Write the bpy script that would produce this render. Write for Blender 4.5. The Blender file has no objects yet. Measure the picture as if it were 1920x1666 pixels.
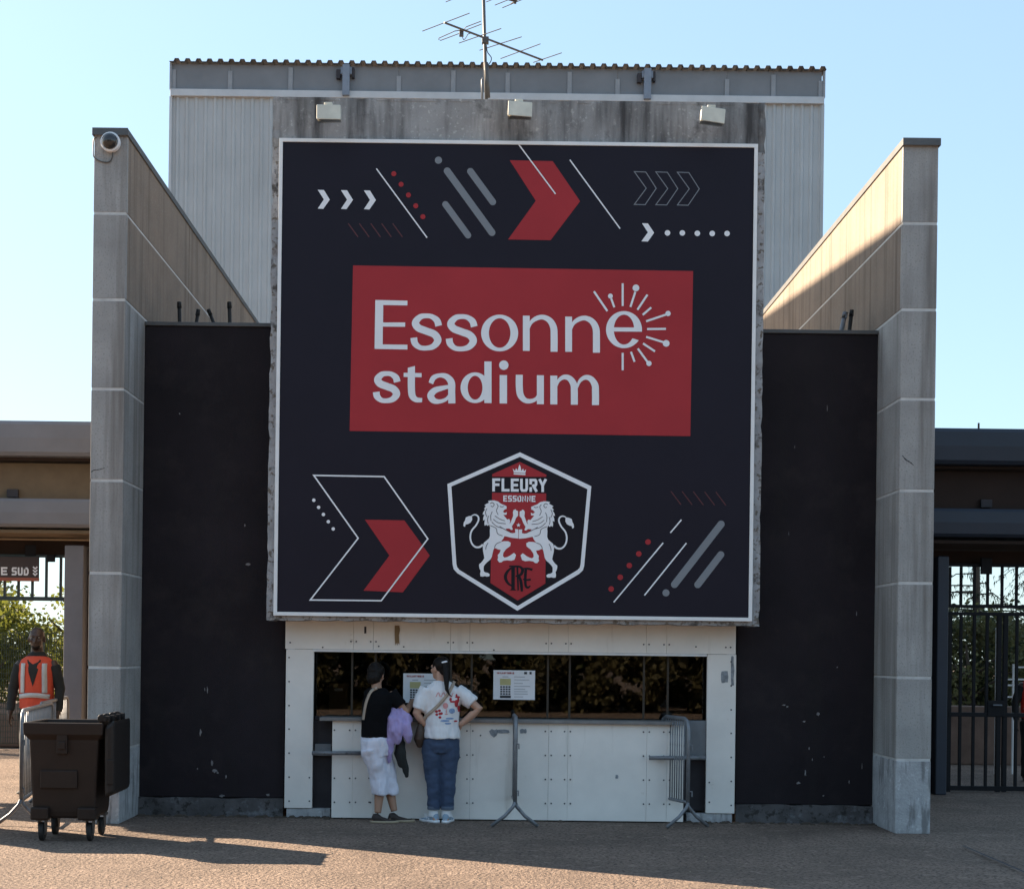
import bpy, bmesh, math, random
from mathutils import Vector, Matrix, Euler, noise
from mathutils.geometry import tessellate_polygon
from mathutils.bvhtree import BVHTree
random.seed(7)
C = bpy.context.scene.collection
RAD = math.radians

# ------------------------------------------------------------------ camera, sky, sun
SUN_AZ, SUN_EL = 31.0, 25.0          # degrees behind the facade line (sun on the left), elevation
F, X0, Y0, ROLL, HC = 2820.0, 905.0, 1225.0, 0.0125, 1.70
sc = bpy.context.scene
cd = bpy.data.cameras.new('camera'); cam = bpy.data.objects.new('camera', cd); C.objects.link(cam)
cam.location = (0, 0, HC); cam.rotation_euler = (RAD(90), -ROLL, 0)
cd.sensor_width = 36; cd.lens = 36 * F / 1920
cd.shift_x = (960 - X0) / 1920; cd.shift_y = (Y0 - 833) / 1920
cd.clip_end = 2000
sc.camera = cam
w = bpy.data.worlds.new('World'); sc.world = w; w.use_nodes = True
nt = w.node_tree; bg = nt.nodes['Background']
sky = nt.nodes.new('ShaderNodeTexSky'); sky.sky_type = 'NISHITA'; sky.sun_disc = False
sky.sun_elevation = RAD(SUN_EL); sky.sun_rotation = RAD(-(90 - SUN_AZ))
sky.air_density = 1.0; sky.dust_density = 0.9; sky.ozone_density = 0.8
gm = nt.nodes.new('ShaderNodeGamma'); gm.inputs[1].default_value = .45          # hazy late sky: evener than the clear-air model
tn = nt.nodes.new('ShaderNodeMix'); tn.data_type = 'RGBA'; tn.blend_type = 'MULTIPLY'; tn.inputs[0].default_value = 1
tn.inputs[7].default_value = (0.98, 1.23, 1.42, 1)
nt.links.new(sky.outputs[0], gm.inputs[0]); nt.links.new(gm.outputs[0], tn.inputs[6]); nt.links.new(tn.outputs[2], bg.inputs[0]); bg.inputs[1].default_value = 0.1
ld = bpy.data.lights.new('sun', 'SUN'); ld.energy = 5.0; ld.angle = RAD(0.3); ld.color = (1.0, 0.81, 0.6)
sun = bpy.data.objects.new('sun', ld); C.objects.link(sun)
SDIR = Vector((-math.cos(RAD(SUN_AZ)) * math.cos(RAD(SUN_EL)), math.sin(RAD(SUN_AZ)) * math.cos(RAD(SUN_EL)), math.sin(RAD(SUN_EL))))
sun.rotation_euler = SDIR.to_track_quat('Z', 'Y').to_euler()
vs = sc.view_settings; vs.view_transform = 'Standard'; vs.look = 'None'; vs.gamma = 1; vs.exposure = 2.08; vs.use_curve_mapping = False

# ------------------------------------------------------------------ measuring: photo pixel + distance -> metres
def P(x, y, d):
    dx, dy = x - X0, y - Y0
    return Vector(((dx + ROLL * dy) * d / F, d, HC - (dy - ROLL * dx) * d / F))
def PH(x, y, z):                       # the point of that sight line on the level z
    dx, dy = x - X0, y - Y0
    return P(x, y, (HC - z) * F / (dy - ROLL * dx))

# ------------------------------------------------------------------ mesh builder
class MB:
    def __init__(s): s.v = []; s.f = []
    def add(s, vs, fs):
        o = len(s.v); s.v += [Vector(p) for p in vs]; s.f += [tuple(i + o for i in f) for f in fs]; return s
    def box(s, x0, x1, y0, y1, z0, z1):
        v = [(x, y, z) for z in (z0, z1) for y in (y0, y1) for x in (x0, x1)]
        return s.add(v, [(0, 2, 3, 1), (4, 5, 7, 6), (0, 1, 5, 4), (2, 6, 7, 3), (0, 4, 6, 2), (1, 3, 7, 5)])
    def hexa(s, b, t):                 # bottom and top quads, both counter-clockwise from above
        return s.add(list(b) + list(t), [(3, 2, 1, 0), (4, 5, 6, 7), (0, 1, 5, 4), (1, 2, 6, 5), (2, 3, 7, 6), (3, 0, 4, 7)])
    def rings(s, rs, caps=True):
        n = len(rs[0]); o = len(s.v)
        for r in rs: s.v += [Vector(p) for p in r]
        for k in range(len(rs) - 1):
            for i in range(n):
                j = (i + 1) % n
                s.f.append((o + k * n + i, o + k * n + j, o + (k + 1) * n + j, o + (k + 1) * n + i))
        if caps:
            s.f.append(tuple(o + i for i in range(n))[::-1])
            m = o + (len(rs) - 1) * n
            s.f.append(tuple(m + i for i in range(n)))
        return s
    def tube(s, pts, r, n=8, rad=None, flat=1.0, round_end=False):
        pts = [Vector(p) for p in pts]; rad = list(rad) if rad else [r] * len(pts)
        if round_end:
            a, b = pts[0], pts[-1]; da = (pts[0] - pts[1]).normalized(); db = (pts[-1] - pts[-2]).normalized()
            pre = [(a + da * rad[0] * k, rad[0] * q) for k, q in ((.95, .3), (.7, .7))]
            post = [(b + db * rad[-1] * k, rad[-1] * q) for k, q in ((.7, .7), (.95, .3))]
            pts = [p for p, _ in pre] + pts + [p for p, _ in post]; rad = [q for _, q in pre] + rad + [q for _, q in post]
        d0 = (pts[1] - pts[0]).normalized()
        u = d0.cross(Vector((0, 0, 1)));
        if u.length < 1e-3: u = d0.cross(Vector((0, 1, 0)))
        u.normalize(); rs = []
        for i, p in enumerate(pts):
            d = (pts[min(i + 1, len(pts) - 1)] - pts[max(i - 1, 0)]).normalized()
            u = (u - d * u.dot(d)).normalized(); w_ = d.cross(u)
            rs.append([p + (u * math.cos(a) + w_ * math.sin(a) * flat) * rad[i] for a in [2 * math.pi * k / n for k in range(n)]])
        return s.rings(rs)
    def ell(s, c, rx, ry, rz, M=None, nu=14, nv=9):
        c = Vector(c); rs = []
        for k in range(nv + 1):
            t = math.pi * (k + .15) / (nv + .3)
            ring = []
            for i in range(nu):
                a = 2 * math.pi * i / nu
                p = Vector((rx * math.sin(t) * math.cos(a), ry * math.sin(t) * math.sin(a), -rz * math.cos(t)))
                ring.append(c + (M @ p if M else p))
            rs.append(ring)
        return s.rings(rs)
    def poly(s, pts):                  # flat polygon (may be concave)
        pts = [Vector(p) for p in pts]
        return s.add(pts, [t for t in tessellate_polygon([pts])])
    def ribbon(s, pts, wd, closed=False):   # flat strip in the x-z plane, width in metres
        pts = [Vector(p) for p in pts]; n = len(pts); wd = wd if isinstance(wd, (list, tuple)) else [wd] * n
        L, R_ = [], []
        for i, p in enumerate(pts):
            a = pts[(i - 1) % n] if (closed or i > 0) else None; b = pts[(i + 1) % n] if (closed or i < n - 1) else None
            d1 = (p - a).normalized() if a is not None else (b - p).normalized()
            d2 = (b - p).normalized() if b is not None else d1
            n1 = Vector((-d1.z, 0, d1.x)); n2 = Vector((-d2.z, 0, d2.x)); m = (n1 + n2)
            m = m / max(m.dot(n1), .35)
            L.append(p + m * wd[i] / 2); R_.append(p - m * wd[i] / 2)
        o = len(s.v); s.v += L + R_
        for i in range(n if closed else n - 1):
            j = (i + 1) % n; s.f.append((o + i, o + j, o + n + j, o + n + i))
        return s
    def disc(s, c, r, n=20, axis='y', depth=0):
        c = Vector(c); ax = {'y': (Vector((1, 0, 0)), Vector((0, 0, 1))), 'x': (Vector((0, 1, 0)), Vector((0, 0, 1))), 'z': (Vector((1, 0, 0)), Vector((0, 1, 0)))}[axis]
        ring = [c + (ax[0] * math.cos(t) + ax[1] * math.sin(t)) * r for t in [2 * math.pi * k / n for k in range(n)]]
        if not depth: return s.add(ring, [tuple(range(n))])
        off = {'y': Vector((0, depth, 0)), 'x': Vector((depth, 0, 0)), 'z': Vector((0, 0, depth))}[axis]
        return s.rings([ring, [p + off for p in ring]])
def spline(pts, k=6, closed=False):    # Catmull-Rom, any dimension of tuple
    n = len(pts); out = []
    segs = n if closed else n - 1
    g = (lambda i: pts[i % n]) if closed else (lambda i: pts[max(0, min(n - 1, i))])
    for i in range(segs):
        a, b, c, d = g(i - 1), g(i), g(i + 1), g(i + 2)
        for q in range(k):
            t = q / k
            out.append(tuple(.5 * (2 * B + (C_ - A) * t + (2 * A - 5 * B + 4 * C_ - D) * t * t + (3 * B - A - 3 * C_ + D) * t ** 3) for A, B, C_, D in zip(a, b, c, d)))
    if not closed: out.append(tuple(pts[-1]))
    return out

def tag(o, label=None, cat=None, group=None, kind=None):
    for k, v in (('label', label), ('category', cat), ('group', group), ('kind', kind)):
        if v: o[k] = v
    return o
def empty(name, loc, label, cat, group=None):
    o = bpy.data.objects.new(name, None); C.objects.link(o); o.location = loc; o.empty_display_size = .2
    return tag(o, label, cat, group)
def wloc(o):
    p = Vector((0, 0, 0))
    while o is not None: p = p + o.location; o = o.parent
    return p
def obj(name, mb, mat, parent=None, smooth=False, bevel=0, kind=None, label=None):
    off = wloc(parent) if parent is not None else Vector((0, 0, 0))
    me = bpy.data.meshes.new(name); me.from_pydata([tuple(p - off) for p in mb.v], [], mb.f); me.update()
    me.materials.append(mat)
    if smooth: me.polygons.foreach_set('use_smooth', [True] * len(me.polygons))
    o = bpy.data.objects.new(name, me); C.objects.link(o)
    if parent is not None: o.parent = parent
    if bevel:
        b = o.modifiers.new('bevel', 'BEVEL'); b.width = bevel; b.segments = 2; b.limit_method = 'ANGLE'; b.angle_limit = RAD(40)
    if kind: o['kind'] = kind
    if label: o['label'] = label
    return o
def copy_tree(o, parent=None):
    c = o.copy(); C.objects.link(c)
    if parent is not None: c.parent = parent
    for ch in list(o.children): copy_tree(ch, c)
    return c
def remesh(o, voxel, smooth=4, amp=0, scale=8, stretch=(1, 1, 1)):   # melt the lofts of o into one skin
    m = o.modifiers.new('r', 'REMESH'); m.mode = 'VOXEL'; m.voxel_size = voxel
    s_ = o.modifiers.new('s', 'SMOOTH'); s_.iterations = smooth; s_.factor = .5
    dg = bpy.context.evaluated_depsgraph_get(); dg.update()
    me = bpy.data.meshes.new_from_object(o.evaluated_get(dg)); mats = list(o.data.materials)
    o.modifiers.clear(); o.data = me; me.materials.clear()
    for q in mats: me.materials.append(q)
    if amp:
        nr = [v.normal.copy() for v in me.vertices]
        for v, nn in zip(me.vertices, nr):
            p = Vector((v.co.x * stretch[0], v.co.y * stretch[1], v.co.z * stretch[2])) * scale
            v.co += nn * amp * (noise.noise(p) + .5 * noise.noise(p * 2.3 + Vector((9, 2, 5))))
    me.polygons.foreach_set('use_smooth', [True] * len(me.polygons)); me.update()
    return o

# ------------------------------------------------------------------ materials
def mat(name, col, rough=.75, var=.12, scale=3, bump=.15, bscale=60, metal=0, spec=.4, streak=None, stain=None, speck=None, trans=0, coords='pos', bdist=.01):
    m = bpy.data.materials.new(name); m.use_nodes = True; n = m.node_tree.nodes; l = m.node_tree.links
    b = n['Principled BSDF']; b.inputs['Roughness'].default_value = rough; b.inputs['Metallic'].default_value = metal
    b.inputs['Specular IOR Level'].default_value = spec
    if coords == 'pos': src = n.new('ShaderNodeNewGeometry').outputs['Position']
    else: src = n.new('ShaderNodeTexCoord').outputs['Object']
    def nz(sc_, det=5, mp=None, rgh=.6):
        t = n.new('ShaderNodeTexNoise'); t.inputs['Scale'].default_value = sc_; t.inputs['Detail'].default_value = det; t.inputs['Roughness'].default_value = rgh
        if mp:
            q = n.new('ShaderNodeMapping'); q.inputs['Scale'].default_value = mp; l.new(src, q.inputs[0]); l.new(q.outputs[0], t.inputs['Vector'])
        else: l.new(src, t.inputs['Vector'])
        return t.outputs['Fac']
    def mix(f, a, c):
        x = n.new('ShaderNodeMix'); x.data_type = 'RGBA'
        for s_, v in ((0, f), (6, a), (7, c)):
            if isinstance(v, (tuple, list)): x.inputs[s_].default_value = (*v[:3], 1)
            elif isinstance(v, (int, float)): x.inputs[s_].default_value = v
            else: l.new(v, x.inputs[s_])
        return x.outputs[2]
    def ramp(f, a, c):
        r = n.new('ShaderNodeMapRange'); r.inputs[1].default_value = a; r.inputs[2].default_value = c; l.new(f, r.inputs[0]); return r.outputs[0]
    lo = tuple(c * (1 - var) for c in col); hi = tuple(min(1, c * (1 + var)) for c in col)
    out = mix(ramp(nz(scale, 6), .3, .7), lo, hi)
    out = mix(ramp(nz(scale * 14, 3), .35, .65), tuple(0 for _ in col), out) if False else out
    if speck:                           # (colour, scale, threshold, softness)
        out = mix(ramp(nz(speck[1], 4), speck[2], speck[2] + speck[3]), out, speck[0])
    if stain:
        out = mix(ramp(nz(stain[1], 7, rgh=.7), stain[2], stain[2] + stain[3]), out, stain[0])
    if streak:                          # vertical runs: dirt, and painted sheen on the dark render
        a_ = ramp(nz(1, 6, (streak[1], streak[1], streak[2])), streak[3], streak[3] + streak[4])
        out = mix(a_, out, streak[0])
    l.new(out, b.inputs['Base Color'])
    if bump:
        bp = n.new('ShaderNodeBump'); bp.inputs['Strength'].default_value = bump; bp.inputs['Distance'].default_value = bdist
        l.new(nz(bscale, 4), bp.inputs['Height']); l.new(bp.outputs[0], b.inputs['Normal'])
    if trans:
        tr = n.new('ShaderNodeBsdfTranslucent'); l.new(out, tr.inputs[0]); ms = n.new('ShaderNodeMixShader'); ms.inputs[0].default_value = trans
        l.new(b.outputs[0], ms.inputs[1]); l.new(tr.outputs[0], ms.inputs[2]); l.new(ms.outputs[0], n['Material Output'].inputs[0])
    return m
M = {}
M['concrete'] = mat('cast concrete', (.33, .32, .305), .85, .16, 2.2, .35, 90, streak=((.17, .155, .14), 7, .35, .47, .25), speck=((.22, .21, .2), 60, .56, .1))
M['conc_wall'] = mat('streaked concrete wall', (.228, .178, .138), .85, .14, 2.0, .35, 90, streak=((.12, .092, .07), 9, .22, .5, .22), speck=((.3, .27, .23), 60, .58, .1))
M['mortar'] = mat('pale joint mortar', (.52, .51, .49), .9, .15, 9, .2, 70)
M['slab'] = mat('weathered slab concrete', (.33, .32, .31), .9, .22, 2.5, .45, 70, streak=((.06, .056, .055), 4.4, .5, .44, .22), stain=((.13, .125, .12), 5, .55, .16), speck=((.45, .44, .42), 26, .6, .06))
M['slab_edge'] = mat('flaking slab edge', (.33, .33, .335), .95, .2, 6, .9, 30, stain=((.09, .082, .075), 5, .55, .1), speck=((.15, .13, .11), 18, .55, .06))
M['coping'] = mat('zinc coping', (.1, .1, .1), .55, .15, 5, .1, 40, metal=.3)
M['black'] = mat('dark painted render', (.0175, .0135, .0165), .75, .3, 1.0, .35, 120, spec=.2, speck=((.029, .023, .024), 3, .52, .3), streak=((.019, .0165, .017), 6, .5, .5, .4))  # soft paler speck and streaks are uneven sheen put into the colour
M['plinth'] = mat('peeling plinth', (.085, .08, .08), .95, .35, 5, .8, 30, stain=((.2, .205, .215), 4.5, .54, .16), speck=((.035, .032, .03), 16, .54, .1))
M['peel'] = mat('peeling white base', (.38, .385, .39), .95, .2, 7, .8, 40, streak=((.2, .2, .2), 14, 2.2, .52, .12), speck=((.5, .51, .52), 16, .58, .1))
M['navy'] = mat('printed navy panel', (.0125, .0102, .0185), .55, .08, 1.5, .04, 200, spec=.2)
M['red'] = mat('printed red', (.37, .031, .038), .55, .06, 1.5, .03, 200, spec=.2)
M['dimred'] = mat('printed dull red', (.1, .026, .03), .5, .06, 1.5, .03, 200)
M['white'] = mat('printed white', (.8, .81, .83), .5, .03, 1.5, .03, 200)
M['grey'] = mat('printed grey', (.2, .215, .235), .5, .05, 1.5, .03, 200)
M['outline'] = mat('printed thin grey', (.2, .215, .24), .5, .05, 1.5, .03, 200)
M['crestblack'] = mat('printed black', (.011, .0085, .0135), .55, .05, 1.5, .03, 200, spec=.2)
M['whitemetal'] = mat('white frame strip', (.78, .78, .77), .45, .05, 6, .05, 80)
M['booth'] = mat('white composite panel', (.8, .765, .71), .55, .06, 2.5, .06, 60, stain=((.5, .44, .35), 3.5, .66, .16), streak=((.52, .48, .42), 5, .6, .6, .25))
M['boltm'] = mat('steel screw head', (.07, .07, .075), .5, .2, 20, .0)
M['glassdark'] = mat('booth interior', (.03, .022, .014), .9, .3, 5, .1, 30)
M['mullion'] = mat('bronze mullion', (.04, .032, .023), .5, .2, 8, .05, 60)
M['ledge'] = mat('grey counter ledge', (.2, .19, .18), .6, .2, 7, .1, 60)
M['recess'] = mat('grey recess panel', (.16, .17, .18), .6, .15, 5, .1, 60)
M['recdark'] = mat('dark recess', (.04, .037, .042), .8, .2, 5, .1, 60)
M['galv'] = mat('galvanised steel', (.2, .21, .225), .5, .2, 9, .08, 60, metal=.35, coords='obj', speck=((.1, .1, .105), 14, .58, .12))
M['galvdark'] = mat('dull antenna metal', (.12, .11, .1), .55, .2, 9, .05, 60, metal=.3)
M['clad'] = mat('grey metal cladding', (.43, .445, .45), .5, .07, 1.2, .05, 60, metal=.0, streak=((.34, .345, .345), 5, .3, .55, .25))
M['cladtrim'] = mat('pale flashing', (.5, .515, .53), .5, .08, 3, .05, 60)
M['glaze'] = mat('dusty clerestory sheet', (.185, .19, .2), .45, .12, 1.5, .06, 50)
M['glazepost'] = mat('clerestory post', (.27, .28, .295), .6, .12, 4, .05, 50)
M['bracket'] = mat('blue grey bracket', (.2, .235, .29), .5, .12, 5, .05, 50)
M['roof'] = mat('roof sheet', (.1, .106, .115), .5, .15, 4, .08, 50, metal=.2)
M['canopy'] = mat('haze lightened canopy paint', (.15, .152, .165), .55, .1, 2, .06, 50)  # left canopy: haze and brighter sky light put into the grey
M['canopy_shaded'] = mat('shaded canopy paint', (.02, .026, .04), .5, .12, 2, .06, 50)  # right canopy: darkened copy, its shade put into the colour
M['brown_lit'] = mat('ochre render', (.15, .108, .066), .85, .15, 3, .2, 80)  # left band: brown lightened to stand in for light bounced off the ground
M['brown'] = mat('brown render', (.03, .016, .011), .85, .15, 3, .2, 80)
M['pillar'] = mat('grey pillar paint', (.16, .158, .17), .7, .1, 3, .1, 70)
M['gate'] = mat('black gate paint', (.008, .008, .01), .6, .2, 9, .1, 60, spec=.2)
M['gategreen'] = mat('dark green bar paint', (.03, .045, .045), .5, .2, 9, .1, 60)
M['bin'] = mat('dark bin plastic', (.022, .0135, .0098), .55, .15, 6, .15, 150, coords='obj', spec=.25)
M['binlid'] = mat('black lid plastic', (.014, .0105, .009), .5, .12, 6, .12, 150, coords='obj', spec=.3)
M['rubber'] = mat('black rubber', (.018, .017, .016), .7, .1, 6, .1, 80, coords='obj')
M['leaf'] = mat('sunlit leaf', (.12, .13, .022), .55, .5, 1.4, 0, trans=.5)
M['leafdark'] = mat('dark leaf', (.04, .055, .02), .6, .5, 1.2, 0, trans=.3)
M['leafbrown'] = mat('dry olive leaf', (.14, .13, .05), .6, .5, 1.2, 0, trans=.45)
M['bark'] = mat('bark', (.07, .052, .038), .95, .3, 6, .6, 25)
M['mesh'] = mat('green mesh', (.03, .05, .035), .5, .2, 6, 0)
M['earthwall'] = mat('brown low wall', (.16, .1, .075), .9, .25, 3, .4, 40)
M['paper'] = mat('paper notice', (.78, .8, .83), .6, .03, 4, 0)
M['ink'] = mat('printed ink', (.035, .04, .05), .6, .05, 4, 0)
M['inkred'] = mat('printed red ink', (.4, .06, .07), .6, .05, 4, 0)
M['inkyel'] = mat('printed yellow', (.5, .46, .22), .6, .05, 4, 0)
M['inkgrey'] = mat('printed pale grey', (.42, .44, .47), .6, .05, 4, 0)
M['card'] = mat('cardboard', (.23, .16, .09), .85, .12, 6, .1, 60)
M['lamp'] = mat('cream lamp housing', (.62, .58, .48), .5, .12, 6, .08, 60)
M['domeglass'] = mat('smoked dome', (.03, .028, .028), .06, .1, 6, 0, spec=.6)
M['signbrown'] = mat('dark sign board', (.05, .035, .032), .55, .1, 4, .05, 80)
M['orange'] = mat('dull orange strip', (.33, .1, .06), .55, .1, 4, .05, 80)
M['scuff'] = mat('bare scuff', (.2, .19, .19), .9, .4, 20, .2, 60)
M['graff'] = mat('grey scuff mark', (.24, .26, .28), .7, .35, 26, .05, 60)
# people
M['skin'] = mat('light skin', (.46, .27, .19), .5, .08, 9, .05, 120, coords='obj')
M['skin2'] = mat('tanned skin', (.36, .2, .13), .5, .08, 9, .05, 120, coords='obj')
M['skindark'] = mat('dark skin', (.05, .027, .018), .45, .1, 9, .05, 120, coords='obj')
M['hair'] = mat('black hair', (.007, .0045, .0035), .5, .3, 30, .5, 140, coords='obj', spec=.2)
M['tee'] = mat('white cotton', (.72, .72, .73), .85, .04, 7, .25, 40, coords='obj')
M['blacktee'] = mat('black cotton', (.006, .006, .007), .95, .15, 7, .25, 40, coords='obj', spec=.1)
M['jeans'] = mat('blue denim', (.045, .07, .125), .85, .22, 5, .3, 130, coords='obj')
M['cuff'] = mat('pale denim cuff', (.1, .13, .18), .85, .15, 7, .3, 130, coords='obj')
M['whitetrou'] = mat('white trousers', (.66, .66, .74), .85, .05, 6, .3, 30, coords='obj')
M['lilac'] = mat('lilac cloth', (.37, .3, .54), .85, .12, 7, .3, 40, coords='obj')
M['darkcloth'] = mat('charcoal cloth', (.02, .022, .021), .9, .15, 7, .3, 40, coords='obj')
M['strap'] = mat('beige strap', (.4, .32, .25), .8, .08, 14, .1, 80, coords='obj')
M['bag'] = mat('brown leather', (.07, .045, .032), .6, .2, 9, .15, 80, coords='obj')
M['shoeblue'] = mat('pale blue suede', (.27, .36, .45), .8, .1, 14, .15, 80, coords='obj')
M['shoebrown'] = mat('dark brown shoe', (.035, .026, .022), .7, .15, 14, .15, 80, coords='obj')
M['sole'] = mat('tan sole', (.36, .29, .2), .8, .1, 14, .05, 80, coords='obj')
M['sock'] = mat('white sock', (.75, .75, .76), .9, .05, 14, .2, 80, coords='obj')
M['vest'] = mat('orange red hi vis', (.58, .07, .03), .7, .08, 7, .2, 40, coords='obj')
M['reflect'] = mat('silver tape', (.45, .45, .44), .4, .08, 14, .05, 60, coords='obj')
M['redcloth'] = mat('bright red cloth', (.75, .03, .02), .7, .08, 7, .2, 40, coords='obj')
M['eye'] = mat('eye white', (.2, .18, .16), .2, .02, 9, 0, coords='obj')
M['lip'] = mat('lip', (.2, .08, .07), .5, .05, 9, 0, coords='obj')
def ground_mat():
    m = mat('worn asphalt', (.238, .174, .134), .9, .28, .9, 1.0, 30, spec=.25, speck=((.085, .062, .052), 34, .5, .1), stain=((.33, .245, .19), 7, .54, .14), bdist=.055)
    return m
M['ground'] = ground_mat()
def glass_mat():
    m = bpy.data.materials.new('booth glass'); m.use_nodes = True; n = m.node_tree.nodes; l = m.node_tree.links
    n.remove(n['Principled BSDF']); fr = n.new('ShaderNodeFresnel'); fr.inputs[0].default_value = 1.6
    t = n.new('ShaderNodeBsdfTransparent'); t.inputs[0].default_value = (.55, .52, .46, 1); g = n.new('ShaderNodeBsdfGlossy'); g.inputs['Roughness'].default_value = .015
    x = n.new('ShaderNodeMixShader'); l.new(fr.outputs[0], x.inputs[0]); l.new(t.outputs[0], x.inputs[1]); l.new(g.outputs[0], x.inputs[2]); l.new(x.outputs[0], n['Material Output'].inputs[0])
    return m
M['glass'] = glass_mat()

# ------------------------------------------------------------------ ground
g = MB(); N = 40
def gz(x, y): return .012 * noise.noise(Vector((x * .35, y * .35, 0))) if 5 < y < 14.3 else 0
xs = [-400, -60, -20] + [-8 + .4 * i for i in range(41)] + [20, 60, 400]
ys = [-400, -60, -10, 4] + [6 + .25 * i for i in range(37)] + [16, 20, 30, 60, 400]
for y in ys:
    for x in xs: g.v.append(Vector((x, y, gz(x, y))))
nx = len(xs)
for j in range(len(ys) - 1):
    for i in range(nx - 1): g.f.append((j * nx + i, j * nx + i + 1, (j + 1) * nx + i + 1, (j + 1) * nx + i))
tag(obj('ground', g, M['ground'], smooth=True), 'worn brown grey asphalt forecourt in front of the ticket booth', 'ground', kind='structure')
a, b_ = PH(1805, 1588, 0), PH(1990, 1668, 0)
cr = MB(); dv = (b_ - a).normalized(); nn = Vector((-dv.y, dv.x, 0)) * .012
cr.add([a + nn + Vector((0, 0, .02)), a - nn + Vector((0, 0, .02)), b_ - nn + Vector((0, 0, .02)), b_ + nn + Vector((0, 0, .02))], [(0, 1, 2, 3)])
tag(obj('paving_joint', cr, M['recdark']), 'thin dark joint line running diagonally across the asphalt', 'paving joint', kind='structure')

lm = MB(); rg_ = random.Random(11)
for k in range(260):
    x, y = rg_.uniform(-6.2, 5.6), 10.6 + 4.6 * rg_.random() ** .8; s_ = rg_.choice([.003, .004, .005, .007]); z = gz(x, y) + .001
    lm.hexa([(x - s_, y - s_, z), (x + s_, y - s_ * .6, z), (x + s_ * .8, y + s_, z), (x - s_, y + s_ * .7, z)], [(x - s_ * .5, y - s_ * .5, z + s_), (x + s_ * .5, y - s_ * .3, z + s_ * .8), (x + s_ * .4, y + s_ * .5, z + s_), (x - s_ * .5, y + s_ * .3, z + s_ * .7)])
tag(obj('gravel', lm, M['sole']), 'loose pale grit scattered over the asphalt', 'gravel', kind='stuff')
df = MB()
for k in range(260):
    x = rg_.uniform(-3.6, 4.1); y = 15.42 - abs(rg_.gauss(0, .05)); s_ = rg_.uniform(.012, .04)
    df.hexa([(x - s_, y - s_, 0), (x + s_, y - s_, 0), (x + s_, y + s_, 0), (x - s_, y + s_, 0)], [(x - s_ * .5, y - s_ * .4, s_ * .5), (x + s_ * .4, y - s_ * .3, s_ * .4), (x + s_ * .4, y + s_ * .5, s_ * .6), (x - s_ * .5, y + s_ * .4, s_ * .5)])
tag(obj('dirt', df, M['bark']), 'dark crumbled dirt lying along the foot of the walls', 'dirt', kind='stuff')

# ------------------------------------------------------------------ pylons of stacked concrete
YT, YW, YS = 14.65, 15.5, 30.0         # front of pylons, dark walls, stand behind
YWE = 24.2                             # rear end of the pylon walls
zj = [0.0, .72, 1.52, 2.44, 3.34, 4.23, 5.10, 5.94, 6.72]
def pylon(x_in, x_out, label, base_top):
    lo, hi = min(x_in, x_out), max(x_in, x_out); sgn = 1 if x_in > x_out else -1
    p = empty('concrete_pylon', ((lo + hi) / 2, YT, 0), label, 'pylon wall')
    for k in range(8):
        z0, z1 = zj[k] + (.012 if k else 0), zj[k + 1] - .012
        for (ya, yb) in (((YT, YT + .06), (YT + .063, 17.75), (17.757, 21.0), (21.007, YWE)) if k > 5 else ((YT, 17.75), (17.757, 21.0), (21.007, YWE))):
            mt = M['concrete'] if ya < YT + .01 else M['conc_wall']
            if k == 0 and ya < YT + .01: mt = M['peel']
            o = obj('concrete_block', MB().box(lo, hi, ya, yb, z0, z1), mt, p, bevel=.006)
        if k:
            obj('mortar_joint', MB().box(lo + .006, hi - .006, YT + .003, YT + .06, zj[k] - .02, zj[k] + .02), M['mortar'], p)
            obj('mortar_joint', MB().box(lo + .004, hi - .004, YT + .061, YWE - .02, zj[k] - .011, zj[k] + .011), M['mortar'], p)
    obj('coping', MB().box(lo - .008, hi + .008, YT - .03, YWE, 6.722, 6.765).box(lo - .014, lo - .004, YT - .03, YWE, 6.69, 6.722).box(hi + .004, hi + .014, YT - .03, YWE, 6.69, 6.722).box(lo - .014, hi + .014, YT - .037, YT - .031, 6.69, 6.762), M['coping'], p, bevel=.003)
    return p
XLI, XLO = P(233, 735, YT).x, P(171, 735, YT).x
XRI, XRO = P(1688, 735, YT).x, P(1754, 735, YT).x
pylon(XLI, XLO, 'left concrete pylon wall with dome camera near its top', 0)
pylon(XRI, XRO, 'right concrete pylon wall with sunlit upper inner face and peeling white foot', 0)

def crack(pts, lab):
    m = MB(); m.ribbon([P(x, y, YT - .002) for x, y in spline(pts, 4)], [random.uniform(.004, .014) for _ in spline(pts, 4)]); return m
obj('crack', crack([(171, 885), (176, 881), (186, 880), (196, 877)], ''), M['recdark'], bpy.data.objects['concrete_pylon'])
obj('crack', crack([(1692, 854), (1698, 861), (1706, 866), (1713, 872)], ''), M['recdark'], bpy.data.objects['concrete_pylon.001'])
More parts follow.
